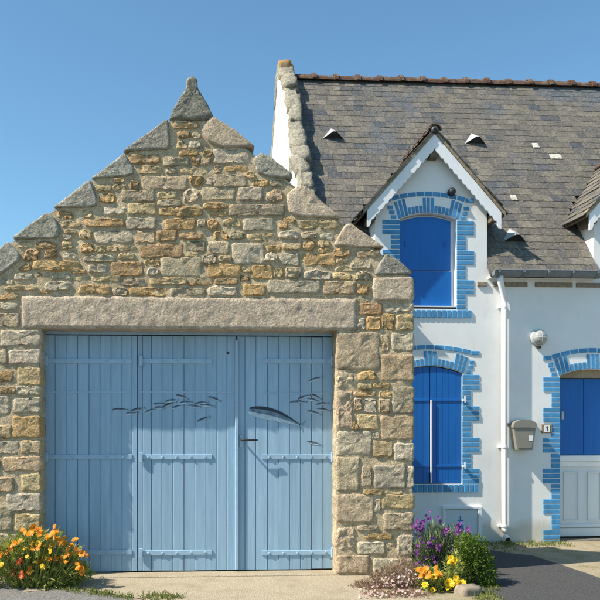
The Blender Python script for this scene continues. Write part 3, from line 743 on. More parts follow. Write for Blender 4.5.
# garage roof / roof decks have no shade attribute: they read the ramp's first stop
# ---- ridge tiles
pit = 0.345; x = XL+0.22; nt_ = int((XR-0.2-x)/pit)
prof = [(math.cos(a), math.sin(a)) for a in [math.pi*i/8 for i in range(9)]]
tile = MB()
def halfround(mbx, x0, x1, r0, r1, zoff=0):
    vs_ = []
    for xx, r in ((x0, r0), (x1, r1)):
        for c, s in prof: vs_.append((xx, c*r*1.12, s*r-0.05+zoff))
        for c, s in prof: vs_.append((xx, c*(r-0.018)*1.12, s*(r-0.018)-0.05+zoff))
    n_ = 9; fs = []
    for k in range(8):
        fs += [(k, k+1, 18+k+1, 18+k), (n_+k+1, n_+k, 18+n_+k, 18+n_+k+1), (k+1, k, n_+k, n_+k+1), (18+k, 18+k+1, 18+n_+k+1, 18+n_+k)]
    mbx.add(vs_, fs)
halfround(tile, -pit/2, pit/2, 0.098, 0.094)
halfround(tile, pit/2-0.035, pit/2+0.03, 0.122, 0.122)
tmesh = bpy.data.meshes.new('ridge_tile'); tmesh.from_pydata([tuple(q) for q in tile.v], [], tile.f); tmesh.materials.append(M_RIDGE)
for i in range(nt_):
    inst('ridge_tile', tmesh, house, (x+pit*(i+0.5), YR, ZR+0.02+R.uniform(-0.006, 0.006)), (R.uniform(-.03, .03), R.uniform(-.012, .012), 0))
# ---- zinc roof vents
def on_roof(px, py):
    u = (px-CX)/F; v_ = (HZ-py)/F
    dx = math.sin(PSI)+u*math.cos(PSI); dy = math.cos(PSI)-u*math.sin(PSI)
    # HC + s v = ZE + (s dy - YE) T
    s = (ZE - YE*TANR - HC)/(v_ - dy*TANR)
    return Vector((s*dx, s*dy, HC+s*v_))
for px, py in ((333, 140), (475, 145), (514, 243)):
    c = on_roof(px, py); up = Vector((0, cp, sp)); nr = Vector((0, -sp, cp)); ex = Vector((1, 0, 0))
    c = c + nr*0.012
    A = c - ex*0.17; B = c + ex*0.17; T = c + up*0.26; A2 = A+nr*0.0; 
    top = [c + ex*0.16, c + ex*0.03 + nr*0.125, c - ex*0.02 + nr*0.125, c - ex*0.16]
    vs_ = top + [T + nr*0.012]; fs = [(i+1, i, 4) for i in range(3)]
    mo = mesh_obj('roof_vent', vs_, fs, M_VENT, roof, c)
    md = [c + up*0.015 + ex*0.15, c + up*0.015 + nr*0.115, c + up*0.015 - ex*0.15]
    mesh_obj('roof_vent_mouth', md, [tuple(range(3))], M_IRON, roof, c)
    mesh_obj('roof_vent_apron', [A+ex*-0.03-up*0.04, B+ex*0.03-up*0.04, B+ex*0.03+up*0.02, A-ex*0.03+up*0.02], [(0, 1, 2, 3)], M_VENT, roof, c)
for px, py, s_ in ((555, 158, 1.0), (535, 147, .4), (513, 199, .35)):
    c = on_roof(px, py); nr = Vector((0, -sp, cp))
    inst('replacement_slate', SM[-1], roof, c+nr*0.016, (PIT-0.03, 0, 0), (0.13*s_+0.03, 0.5, 1))['label'] = 'pale replacement slate'

# ---- dormers
def dormer(dx):
    yb = yroof(DZA)
    d = []
    # cheeks (white rendered)
    for sgn in (-1, 1):
        xo = dx+sgn*(DHW-0.002); xi = dx+sgn*(DHW-0.12); zt_ = wg(DHW, 0)+0.02
        y0c = Y2+0.004
        pr = [(y0c, zroof(y0c)-0.05), (yroof(zt_), zt_-0.06), (yroof(zt_), zt_), (y0c, zt_)]
        vs_ = [(xo, a, b) for a, b in pr] + [(xi, a, b) for a, b in pr]
        fs = [(0, 1, 2, 3), (7, 6, 5, 4), (0, 4, 5, 1), (1, 5, 6, 2), (2, 6, 7, 3), (3, 7, 4, 0)]
        mesh_obj('dormer_cheek', vs_, fs, M_RENDER, house, (xo, Y2, DZE))
    yf = Y2-DOV+0.028; th = 0.045
    dr = None
    for sgn in (-1, 1):
        xe = dx+sgn*(DHO+0.04); ze_ = DZA-dslope*(DHO+0.04)
        pr = [(xe, yf, ze_), (dx, yf, DZA), (dx, yroof(DZA)+0.05, DZA), (xe, yroof(ze_)+0.05, ze_)]
        vs_ = [Vector(p) for p in pr] + [Vector(p)+Vector((0, 0, -th*1.3)) for p in pr]
        fs = [(0, 1, 2, 3), (7, 6, 5, 4), (0, 4, 5, 1), (1, 5, 6, 2), (2, 6, 7, 3), (3, 7, 4, 0)]
        sl_ = mesh_obj('dormer_roof', vs_, fs, M_TIMBER, house, (dx, Y2, DZA))
        # slates on the dormer slope
        jv, jf, js = [], [], []
        L = math.hypot(DHO+0.06, dslope*(DHO+0.06)); ang = math.atan(dslope)
        ns = int(L/0.12)
        for r in range(ns+1):
            s0 = r*L/ns - 0.02; hx = (DHO+0.06)*(1-s0/L); zc = DZA-dslope*hx
            y = yf-0.05
            ymax = yroof(zc)+0.02
            while y < ymax:
                wd = R.uniform(0.14, 0.22); y1 = min(y+wd, ymax)
                base = Vector((dx+sgn*hx, 0, zc)); dirv = Vector((-sgn*math.cos(ang), 0, math.sin(ang))); nn = Vector((sgn*math.sin(ang), 0, math.cos(ang)))
                lift = 0.012+R.uniform(0, 0.010); ln = min(0.19, max(0.03, L - s0))
                p0 = base+nn*lift; p1 = base+dirv*ln+nn*(0.004 if r < ns else 0.012)
                b = len(jv)
                yy0 = y + (R.uniform(-0.03, 0.01) if y < yf else 0)
                for q in (p0, p1):
                    for yy in (yy0, y1-0.003):
                        jv.append(Vector((q.x, yy, q.z))); jv.append(Vector((q.x, yy, q.z))+nn*0.008)
                jf += [(b+1, b+3, b+7, b+5), (b, b+4, b+6, b+2), (b, b+2, b+3, b+1), (b, b+1, b+5, b+4), (b+2, b+6, b+7, b+3), (b+4, b+5, b+7, b+6)]
                js += [R.uniform(0.1, 0.85)]*6
                y = y1
        o = mesh_obj('dormer_slates', jv, jf, M_SLATE, sl_, (dx, Y2, DZA)); o['kind'] = 'stuff'
        at = o.data.attributes.new('shade', 'FLOAT', 'FACE'); at.data.foreach_set('value', js)
    for sgn in (-1, 1):      # mortared verge along the front edge of the slates
        N = 26; tp, bt = [], []
        for i in range(N+1):
            hx = (DHO+0.05)*i/N; zc = DZA-dslope*hx; q = 0.008*noise.noise(Vector((hx*14, dx, sgn)))
            tp.append((dx+sgn*hx, zc+0.028+q)); bt.append((dx+sgn*hx, zc-0.043))
        vs_ = [(p[0], Y2-DOV-0.012+0.006*noise.noise(Vector((p[0]*9, p[1]*9, 1))), p[1]) for p in tp] + [(p[0], Y2-DOV-0.01, p[1]) for p in bt] + [(p[0], Y2-DOV+0.05, p[1]) for p in tp]
        fs = []
        for i in range(N): fs += [(i, N+1+i, N+2+i, i+1), (i, i+1, 2*N+3+i, 2*N+2+i)]
        mesh_obj('verge', vs_, fs, M_VERGE, house, (dx, Y2-DOV, DZE))
    L = yroof(DZA)-yf; k_ = max(3, round(L/0.22))
    for i in range(k_):
        inst('ridge_tile', tmesh, house, (dx, yf-0.03+(i+0.5)*L/k_, DZA+0.03), (0, 0, -math.pi/2), (L/k_/pit, 0.62, 0.62))
    m = MB(); m.tube([(dx, Y2-DOV-0.03, DZA-0.005), (dx, yf+0.02, DZA-0.005)], [0.045, 0.055], 14); m.build('ridge_end', M_IRON, house, (dx, Y2, DZA), True)
    # scalloped bargeboards
    for sgn in (-1, 1):
        N = 15; bw = 0.175; top_ = []; bot = []
        for i in range(N*4+1):
            s = i/(N*4); hx = DHO*s; zc = DZA-0.045-dslope*hx
            top_.append((dx+sgn*hx, zc))
            sc = 0.020*abs(math.sin(math.pi*(s*N)))
            bz = zc-bw-sc
            if s > 0.94: bz -= 0.03
            bot.append((dx+sgn*hx, bz))
        vs_ = []; fs = []; n_ = len(top_)
        for yy in (Y2-DOV, Y2-DOV+0.024):
            vs_ += [(p[0], yy, p[1]) for p in top_] + [(p[0], yy, p[1]) for p in bot]
        for i in range(n_-1):
            fs += [(i, n_+i, n_+i+1, i+1), (2*n_+i, 2*n_+i+1, 3*n_+i+1, 3*n_+i), (n_+i, 3*n_+i, 3*n_+i+1, n_+i+1), (i, i+1, 2*n_+i+1, 2*n_+i)]
        fs += [(n_-1, 2*n_-1, 4*n_-1, 3*n_-1)]
        mesh_obj('bargeboard', vs_, fs, M_WHITEP, house, (dx, Y2-DOV, DZE))
        m = MB(); zz = DZA-dslope*(DHW+0.06)-0.19; xx = dx+sgn*(DHW+0.045)
        m.box(xx-0.03, xx+0.03, Y2-DOV+0.03, Y2+0.25, zz-0.04, zz+0.05); m.build('eave_block', M_TIMBER, house, (xx, Y2, zz))
    m = MB(); m.box(dx-0.05, dx+0.05, Y2-DOV+0.026, Y2-0.002, DZA-0.33, DZA-0.24, 0.01); m.build('ridge_bracket', M_TIMBER, house, (dx, Y2, DZA-0.3))
dormer(DX1); dormer(DX2)
m = MB(); q = P(451, 193, Y2)
m.tube([(q.x, Y2-0.002, q.z), (q.x, Y2-0.05, q.z+0.008), (q.x, Y2-0.075, q.z)], [0.05, 0.045, 0.02], 12); m.build('wall_fitting', M_IRON, house, (q.x, Y2, q.z), True)

# ---- blue brick surrounds
BV = []
bb = MB(); bb.box(-0.5, 0.5, -0.5, 0.5, -0.5, 0.5)
def brick(cx_, cz, w_, h_, rot=0.0, proud=0.009):
    m_ = MB(); hx, hz = w_/2*R.uniform(0.96, 1.0), h_/2*R.uniform(0.95, 1.02)
    m_.box(-hx, hx, -proud, 0.03, -hz, hz, 0.0035)
    me = bpy.data.meshes.new('brick'); me.from_pydata([tuple(q) for q in m_.v], [], m_.f); me.materials.append(M_BRICK)
    inst('brick', me, hwall, (cx_, Y2, cz), (0, R.uniform(-.012, .012) + rot, 0))
def px2m(): return (P(480, 400, Y2).x-P(380, 400, Y2).x)/100
K = px2m()
def rows(xin, sgn, z_top, z_bot, first, long_, short_):
    """quoin blocks of three bricks, alternately long and short"""
    tot = z_top-z_bot; nb = max(1, round(tot/K/15.4)); pitch = tot/(nb*3); kind = first
    for g in range(nb):
        for i in range(3):
            z = z_top-(g*3+i+0.5)*pitch - (0)
            w_ = long_ if kind == 'L' else short_
            brick(xin+sgn*w_/2, z, w_, pitch*0.80)
        kind = 'S' if kind == 'L' else 'L'
def surround(op, zbot, sill, hood=5.2):
    x0, x1, zb_, zs, rise = op; c = (x0+x1)/2; h = (x1-x0)/2
    Rr = (h*h+rise*rise)/(2*rise); zc = zs+rise-Rr; th = math.asin(h/Rr)
    # voussoirs: fifteen soldier bricks in groups of three, tall / short / tall / short / tall
    hE = h+K*1.5; thE = math.asin(min(0.99, hE/Rr)); N = 17
    tall, short = K*14.5, K*7.0
    for i in range(N):
        a = -thE+2*thE*(i+0.5)/N
        g = i
        is_tall = g < 3 or g >= N-3 or abs(g-(N-1)/2) <= 1
        ln = (tall*1.13 if g < 3 or g >= N-3 else tall) if is_tall else short
        a2 = a*0.72; bx = c+(Rr+0.004)*math.sin(a); bz = zc+(Rr+0.004)*math.cos(a)
        brick(bx+math.sin(a2)*ln/2, bz+math.cos(a2)*ln/2, 2*thE*Rr/N*0.80, ln, a2)
    # hood course laid flat above, with level ends
    hw_ = h+K*8.5; zh = zs+rise+K*18.6; drop = K*hood; n = 9
    for i in range(n):
        t_ = -1+2*(i+0.5)/n
        brick(c+hw_*t_, zh-drop*t_*t_, 2*hw_/n*0.91, K*4.3, math.atan(2*drop*t_/hw_))
    for sgn in (-1, 1): brick(c+sgn*(hw_+K*4.6), zh-drop*1.08, K*8.6, K*4.3)
    for sgn in (-1, 1):
        xin = c+sgn*h
        # short bricks beside the springing
        for i in range(3): brick(xin+sgn*K*(6.4+1.7*i), zs+K*(1.2+i*4.7), K*5.2, K*3.7)
        rows(xin, sgn, zs-K*1.2, zbot, 'L', K*17.5, K*9.0)
    if sill:
        nb = int((x1-x0+K*34)/(K*5.1)); xx0 = c-nb*K*5.1/2
        for i in range(nb): brick(xx0+(i+0.5)*K*5.1, sill-K*3.8, K*4.0, K*7.6, 0, 0.017)
surround(DW, hp(430, 309)[1], hp(430, 310)[1])
surround(D2, hp(430, 309)[1], hp(430, 310)[1])
surround(GW, hp(430, 484)[1], hp(430, 484.5)[1])
surround(HD, hp(560, 544.5)[1], None, 7.5)

# ---- shutters and house door
def fill_panel(name, poly, y, th, mat, parent, label=None):
    v_, f_ = prism_xz(poly, y, y+th); c = (sum(p[0] for p in poly)/len(poly), y, sum(p[1] for p in poly)/len(poly))
    o = mesh_obj(name, v_, f_, mat, parent, c)
    if label: o['label'] = label
    return o
def arch_z(op, x): c = (op[0]+op[1])/2; h = (op[1]-op[0])/2; s = (x-c)/h; return op[3]+op[4]*(1-s*s)
def arch_poly(op, xa, xb, za, drop=0.0, n=8):
    return [(xa, za), (xb, za)] + [(xb+(xa-xb)*i/n, arch_z(op, xb+(xa-xb)*i/n)-drop) for i in range(n+1)]
for op in (DW, D2):
    x0, x1, zb_, zs, rise = op
    fr_ = fill_panel('window_frame', arch_poly(op, x0+0.002, x1-0.002, zb_+0.002, 0.003), Y2+0.10, 0.03, M_WHITEP, house)
    zm = zb_+K*36.5
    pnl = fill_panel('shutter', arch_poly(op, x0+K*0.8, x1-K*4.0, zm+K*0.7, K*2.2), Y2+0.072, 0.027, M_BLUE, house)
    fill_panel('shutter', [(x0+K*0.8, zb_+K*2), (x1-K*3.2, zb_+K*2), (x1-K*3.2, zm-K*0.4), (x0+K*0.8, zm-K*0.4)], Y2+0.066, 0.032, M_BLUE, house)
    for xx in (x0+K*7, x1-K*10):
        m = MB(); m.box(xx-0.008, xx+0.008, Y2+0.060, Y2+0.0715, zm+K*24, zm+K*29, .002); m.build('shutter_clip', M_BLUE, pnl, (xx, Y2, zm))
    m = MB(); m.box(x0+0.003, x1-0.003, Y2+0.0, Y2+0.098, zb_-K*2+0.004, zb_+K*1.2); m.build('window_sill', M_WHITEP, house, (x0, Y2, zb_))
x0, x1, zb_, zs, rise = GW; c = (x0+x1)/2
fill_panel('window_frame', arch_poly(GW, x0+0.002, x1-0.002, zb_+0.002, 0.003), Y2+0.085, 0.03, M_WHITEP, house)
for a, b in ((x0+0.006, c-0.005), (c+0.005, x1-0.006)):
    lf = fill_panel('shutter', arch_poly(GW, a, b, zb_+0.012, 0.012), Y2+0.022, 0.014, M_BLUE, house)
    nb = 5
    for i in range(nb):
        xa = a+(b-a)*i/nb+0.0015; xb = a+(b-a)*(i+1)/nb-0.0015
        fill_panel('plank', arch_poly(GW, xa, xb, zb_+0.013, 0.013, 2), Y2+0.012, 0.0095, M_BLUE, lf)
    for py in (400, 466):
        z = hp(430, py)[1]; m = MB()
        m.box(a+0.006, b-0.006, Y2+0.0035, Y2+0.0115, z-0.014, z+0.014, 0.002)
        ex = x1 if b > c else x0
        m.build('strap_hinge', M_BLUE, lf, ((a+b)/2, Y2, z))
for py in (400, 466):
    z = hp(430, py)[1]; m = MB(); m.tube([(x1+0.02, Y2-0.055, z-0.03), (x1+0.02, Y2-0.055, z+0.05)], 0.009, 8); m.box(x1-0.01, x1+0.028, Y2-0.06, Y2-0.013, z-0.012, z+0.012)
    m.build('hinge_pintle', M_WHITEP, house, (x1, Y2, z), False)
m = MB(); m.box(c+0.008, c+0.024, Y2-0.012, Y2+0.0115, hp(430, 483)[1], hp(430, 400)[1]); m.build('shutter_bolt', M_WHITEP, house, (c, Y2, zb_))
# front door
x0, x1, zb_, zs, rise = HD
ZD = lambda py: hp(580, py, Y2+0.17)[1]
fill_panel('door_head', arch_poly(HD, x0+0.002, x1-0.002, ZD(378), 0.003), Y2+0.12, 0.10, M_CONC, house)
door = fill_panel('front_door', [(x0+0.002, ZD(536.5)), (x1-0.002, ZD(536.5)), (x1-0.002, ZD(378)-0.003), (x0+0.002, ZD(378)-0.003)], Y2+0.195, 0.03, M_PANEL, house)
nb = 3; W_ = x1-x0
ed = [x0+0.004, hp(583.5, 420, Y2+0.17)[0], hp(606.5, 420, Y2+0.17)[0], x1-0.004]
for a, b in zip(ed[:-1], ed[1:]):
    mm = MB(); mm.box(a+0.002, b-0.002, Y2+0.165, Y2+0.194, ZD(455)+0.004, ZD(378)-0.006, 0.006); mm.build('blue_panel', M_BLUE, door, (a, Y2, ZD(420)))
mm = MB(); mm.box(x0+0.004, x1-0.004, Y2+0.150, Y2+0.194, ZD(461.5), ZD(455.5), 0.006); mm.box(x0+0.004, x1-0.004, Y2+0.172, Y2+0.194, ZD(466), ZD(462)); mm.build('door_rail', M_WHITEP, door, (x0, Y2, ZD(458)))
mm = MB(); mm.box(x0+0.004, x1-0.004, Y2+0.165, Y2+0.194, ZD(527), ZD(524.5), 0.004); mm.box(x0+0.004, x1-0.004, Y2+0.172, Y2+0.194, ZD(536), ZD(528)); mm.build('kick_rail', M_PANEL, door, (x0, Y2, ZD(530)))
for a, b in ((564, 579.5), (588, 602), (609, 622)):
    xa, xb = hp(a, 480, Y2+0.18)[0], hp(b, 480, Y2+0.18)[0]; mm = MB()
    for (p0, p1, q0, q1) in ((xa, xb, 473, 471.5), (xa, xb, 521, 519.5)): mm.box(p0, p1, Y2+0.182, Y2+0.194, ZD(q0), ZD(q1))
    for p in (xa, xb-0.016): mm.box(p, p+0.016, Y2+0.183, Y2+0.194, ZD(519.4), ZD(473.1))
    mm.build('panel_moulding', M_PANEL, door, (xa, Y2, ZD(495)))
mm = MB(); q = P(562.6, 415, Y2+0.14); mm.box(q.x-0.008, q.x+0.022, Y2+0.14, Y2+0.164, q.z-0.055, q.z+0.045, 0.004); mm.build('door_handle', M_VENT, door, (q.x, Y2, q.z))
mm = MB(); mm.box(x0+0.001, x1-0.001, Y2+0.012, Y2+0.26, -0.03, ZD(537.5)-0.006, 0.012); mm.build('doorstep', M_STEP, house, (x0, Y2, 0))
mm = MB(); mm.box(x0+0.003, x1-0.003, Y2+0.235, Y2+0.25, -0.02, ZD(378)); mm.build('door_backing', M_DARK, house, (x0, Y2+.24, 0))

# ---- cornice, gutter, downpipe
cz = hp(540, 287)[1]
xs = P(487, 287, Y2).x
cuts = [xs-0.1] + [P(q, 287, Y2).x for q in (489, 527, 573)] + [P(q, 287, Y2).x for q in (573+44,)]
for a, b in zip([P(477, 287, Y2).x, P(493, 287, Y2).x, P(535, 287, Y2).x, P(576, 287, Y2).x], [P(487, 287, Y2).x, P(527, 287, Y2).x, P(572, 287, Y2).x, P(612, 287, Y2).x]):
    mm = MB(); mm.box(a, b, Y2-0.022, Y2+0.05, cz, cz+0.055, 0.006); mm.build('cornice_slab', M_CORNICE, house, (a, Y2, cz))
gz = hp(540, 271.5, Y2-0.17)[1]; gy = Y2-0.165; gr_ = 0.068
def gutter(xa, xb):
    m_ = MB(); pts = [math.pi+math.pi*i/10 for i in range(11)]
    vs_ = []
    for xx in (xa, xb):
        for rr in (gr_, gr_-0.006):
            for a in pts: vs_.append((xx, gy+rr*math.cos(a), gz+rr*math.sin(a)))
    fs = []
    for i in range(10):
        fs += [(i, i+1, 22+i+1, 22+i), (11+i+1, 11+i, 33+i, 33+i+1), (i+1, i, 11+i, 11+i+1), (22+i, 22+i+1, 33+i+1, 33+i)]
    m_.add(vs_, fs)
    m_.add([(xa, gy+gr_*math.cos(a), gz+gr_*math.sin(a)) for a in pts], [tuple(range(11))])
    m_.tube([(xa, gy-gr_, gz+0.004), (xb, gy-gr_, gz+0.004)], 0.011, 8)
    g = m_.build('gutter', M_ZINC, house, ((xa+xb)/2, gy, gz), False)
    n_ = int((xb-xa)/0.31)
    for i in range(n_+1):
        xx = xa+0.05+i*0.31
        if xx > xb: break
        m2 = MB(); arc = [(xx, gy+(gr_+0.006)*math.cos(a), gz+(gr_+0.006)*math.sin(a)) for a in pts] 
        m2.tube(arc, 0.009, 6); m2.box(xx-0.011, xx+0.011, gy-gr_-0.016, gy-gr_+0.012, gz-0.028, gz+0.016); m2.box(xx-0.01, xx+0.01, gy+gr_, Y2+0.0, gz-0.02, gz-0.008)
        m2.build('gutter_bracket', M_ZINC, g, (xx, gy, gz))
    return g
gutter(DX1+DHW+0.01, DX2-DHW-0.005); gutter(DX2+DHW+0.01, XR)
gutter(XL+0.25, DX1-DHW-0.01)
mm = MB(); mm.box(DX1+DHW+0.01, DX2-DHW-0.005, Y2-0.10, Y2-0.001, ZWT+0.03, ZWT+0.055); mm.box(DX1+DHW+0.01, DX2-DHW-0.005, Y2-0.10, Y2-0.085, ZWT+0.056, ZE-0.02); mm.build('soffit_board', M_WHITEP, house, (DX1, Y2, ZWT))
pt = P(500.5, 277, gy); pm = P(504, 300, Y2-0.06); pb = P(504, 530, Y2-0.06); pe = P(504, 536, Y2-0.06)
mm = MB(); mm.tube([(pt.x, gy, gz-gr_-0.005+0.02), (pt.x, gy, gz-gr_-0.06), (pm.x, Y2-0.062, pm.z+0.05), (pm.x, Y2-0.062, pm.z-0.05), (pb.x, Y2-0.062, pb.z), (pe.x+0.005, Y2-0.10, pe.z), (pe.x+0.01, Y2-0.155, pe.z-0.03)], 0.037, 14)
dpipe = mm.build('downpipe', M_PVC, house, (pm.x, Y2, 1.5), True)
mm = MB(); mm.tube([(pe.x+0.0102, Y2-0.1555, pe.z-0.0303), (pe.x+0.0104, Y2-0.157, pe.z-0.0311)], 0.032, 14); mm.build('pipe_outlet', M_IRON, dpipe, (pe.x, Y2, pe.z))
for py in (307, 447, 526):
    q = P(504, py, Y2-0.06); mm = MB(); mm.tube([(q.x, Y2-0.062, q.z-0.012), (q.x, Y2-0.062, q.z+0.012)], 0.043, 14); mm.box(q.x-0.058, q.x+0.058, Y2-0.03, Y2-0.001, q.z-0.011, q.z+0.011); mm.build('pipe_clip', M_PVC, dpipe, (q.x, Y2, q.z))
# ---- meter hatch with a small blue lighthouse mark
h0 = P(442, 541, Y2); h1 = P(481, 506, Y2); mm = MB(); t_ = 0.035
mm.box(h0.x, h1.x, Y2-0.035, Y2-0.001, h1.z-t_, h1.z, .004); mm.box(h0.x, h0.x+t_, Y2-0.034, Y2-0.001, h0.z, h1.z-t_-0.001, .004); mm.box(h1.x-t_*1.3, h1.x, Y2-0.034, Y2-0.001, h0.z, h1.z-t_-0.001, .004)
hf = mm.build('hatch_frame', M_WHITEP, house, (h0.x, Y2, h0.z))
mm = MB(); mm.box(h0.x+t_+0.004, h1.x-t_*1.3-0.004, Y2-0.014, Y2-0.001, h0.z, h1.z-t_-0.005, .004); mm.build('hatch_door', M_PANEL, hf, (h0.x, Y2, h0.z))
q = P(460, 521, Y2); mk = [(-4, -9), (4, -9), (0.9, 0), (3, 0), (3, 1.2), (0.7, 1.2), (0.7, 5), (-0.7, 5), (-0.7, 1.2), (-3, 1.2), (-3, 0), (-0.9, 0)]
v_, f_ = prism_xz([(q.x+a*K, q.z+b*K) for a, b in mk], Y2-0.0165, Y2-0.0145)
mesh_obj('hatch_emblem', v_, f_, M_BRICK, hf, (q.x, Y2-.016, q.z))

# ================================================================== things on the house wall
# mailbox
c = P(524.5, 448, Y2); mbx = thing('mailbox', (c.x, Y2-0.002, c.z), 'grey brown metal mailbox with arched lid on the white wall', 'mailbox')
def T(px, py, Y=Y2-0.12): return hp(px, py, Y)
body = [T(513.5, 428), T(517, 450), T(532, 450), T(535.5, 428)]
v_, f_ = prism_xz(body, Y2-0.13, Y2-0.004); mesh_obj('body', v_, f_, M_BOX, mbx, (c.x, Y2-0.05, c.z))
lid = [T(512.5, 427.6), T(536.5, 427.6), T(536.2, 424.5)] + [T(524.5+11.2*math.cos(a), 424.2-4.6*math.sin(a)) for a in [math.pi*i/10 for i in range(11)]] + [T(512.8, 424.5)]
v_, f_ = prism_xz(lid, Y2-0.145, Y2-0.004); mesh_obj('lid', v_, f_, M_BOX, mbx, (c.x, Y2-0.05, c.z+.1))
m = MB(); a = T(510, 424.4); b = T(539, 423.2); m.box(a[0], b[0], Y2-0.06, Y2-0.003, a[1], b[1]); m.build('mounting_flange', M_BOX, mbx, (c.x, Y2, c.z))
fp = [T(515.2, 431.5, Y2-.135), T(517.8, 448), T(531.2, 448), T(533.8, 431.5, Y2-.135)]; v_, f_ = prism_xz(fp, Y2-0.136, Y2-0.1305); mesh_obj('front_panel', v_, f_, M_BOX, mbx, (c.x, Y2-0.13, c.z))
st = [T(528.3, 435.5), T(528.3, 441), T(532.3, 441), T(532.6, 435.5)]; v_, f_ = prism_xz(st, Y2-0.1385, Y2-0.1365); mesh_obj('sticker', v_, f_, M_WHITEP, mbx, (c.x, Y2-0.13, c.z))
# house number
a = hp(541, 433); b = hp(551.5, 424.2); n0 = thing('house_number_plate', ((a[0]+b[0])/2, Y2-0.001, a[1]), 'small pale house number plate reading 1 beside the mailbox', 'number plate')
m = MB(); m.box(a[0], b[0], Y2-0.018, Y2-0.014+0.013, a[1], b[1], 0.004); m.build('plate', M_CORNICE, n0, (a[0], Y2, a[1]))
m = MB(); m.box(a[0]+K*2.4, b[0]-K*2.4, Y2-0.0205, Y2-0.0183, a[1]+K*0.9, b[1]-K*0.9); m.build('number_field', M_PVC, n0, (a[0], Y2, a[1]))
nx = (a[0]+b[0])/2; nz = (a[1]+b[1])/2
one = [(-0.2, -2.4), (0.75, -2.4), (0.75, 2.5), (0.0, 2.5), (-1.2, 1.5), (-0.9, 0.9), (-0.2, 1.4)]
v_, f_ = prism_xz([(nx+p*K, nz+q_*K) for p, q_ in one], Y2-0.0222, Y2-0.0208); mesh_obj('digit', v_, f_, M_IRON, n0, (nx, Y2-.02, nz))
# bulkhead lamp
c = P(538, 338, Y2); lamp = thing('wall_lamp', (c.x, Y2-0.001, c.z), 'round bulkhead lamp with clear ribbed glass on the white wall', 'lamp')
def disc_lathe(prof_, cx_, cz_, n_=28):
    vs_ = []; fs = []
    for r_, yy in prof_:
        for k in range(n_): vs_.append((cx_+r_*math.cos(2*math.pi*k/n_), yy, cz_+r_*math.sin(2*math.pi*k/n_)))
    for i in range(len(prof_)-1):
        for k in range(n_): fs.append((i*n_+k, i*n_+(k+1) % n_, (i+1)*n_+(k+1) % n_, (i+1)*n_+k))
    fs.append(tuple((len(prof_)-1)*n_+k for k in range(n_)))
    return vs_, fs
rr = 8.2*K
v_, f_ = disc_lathe([(rr, Y2-0.001), (rr*1.02, Y2-0.03), (rr*0.97, Y2-0.042), (rr*0.86, Y2-0.045)], c.x, c.z); mesh_obj('base_ring', v_, f_, M_VENT, lamp, (c.x, Y2, c.z), True)
gm, gt, gb = new_mat('frosted_lamp_glass'); gb.inputs['Base Color'].default_value = (0.30, 0.31, 0.30, 1); gb.inputs['Roughness'].default_value = 0.18; gb.inputs['Coat Weight'].default_value = 0.6
v_, f_ = disc_lathe([(rr*0.85, Y2-0.046), (rr*0.82, Y2-0.075), (rr*0.66, Y2-0.10), (rr*0.38, Y2-0.117), (rr*0.1, Y2-0.123)], c.x, c.z); mesh_obj('glass_dome', v_, f_, gm, lamp, (c.x, Y2, c.z), True)
for k in range(6):
    a = k*math.pi/6; m = MB(); pts = [(c.x+math.cos(a)*rr*s, Y2-0.048-0.077*math.sqrt(max(0, 1-(s/0.87)**2)), c.z+math.sin(a)*rr*s) for s in [-.84+1.68*i/10 for i in range(11)]]
    if k % 3 == 0: m.tube(pts, 0.004, 6); m.build('guard_bar', M_VENT, lamp, (c.x, Y2, c.z))
m = MB(); m.box(c.x-0.02, c.x+0.02, Y2-0.05, Y2-0.005, c.z-rr*1.28, c.z-rr*1.0, 0.006); m.build('cable_gland', M_IRON, lamp, (c.x, Y2, c.z))

# ================================================================== plants
def leaf_blob(n, ctr, rx, ry, rz, ln, wd, rnd, flat=0.0, up=0.5, shell=0.45):
    V, Fc = [], []
    for _ in range(n):
        while True:
            p = Vector((rnd.uniform(-1, 1), rnd.uniform(-1, 1), rnd.uniform(-0.25 if flat else -1, 1)))
            l = p.length
            if l <= 1 and (l > shell or rnd.random() < 0.25): break
        k = 1 + 0.5*noise.noise(p*3.1+Vector((ctr[0]*3, 0, 0)))
        q = Vector((ctr[0]+p.x*rx*k, ctr[1]+p.y*ry*k, max(0.01, ctr[2]+p.z*rz*k)))
        d = (p.normalized()*0.8 + Vector((rnd.gauss(0, .6), rnd.gauss(0, .6), rnd.gauss(up, .5)))).normalized()
        s = d.cross(Vector((rnd.gauss(0, 1), rnd.gauss(0, 1), rnd.gauss(0, 1)))).normalized()
        nn = d.cross(s); L = ln*rnd.uniform(0.6, 1.25); W = wd*rnd.uniform(0.7, 1.2)
        b = len(V); V += [q, q+d*L*0.45+s*W*0.5+nn*L*0.06, q+d*L+nn*-L*0.12, q+d*L*0.45-s*W*0.5+nn*L*0.06]; Fc.append((b, b+1, b+2, b+3))
    return V, Fc
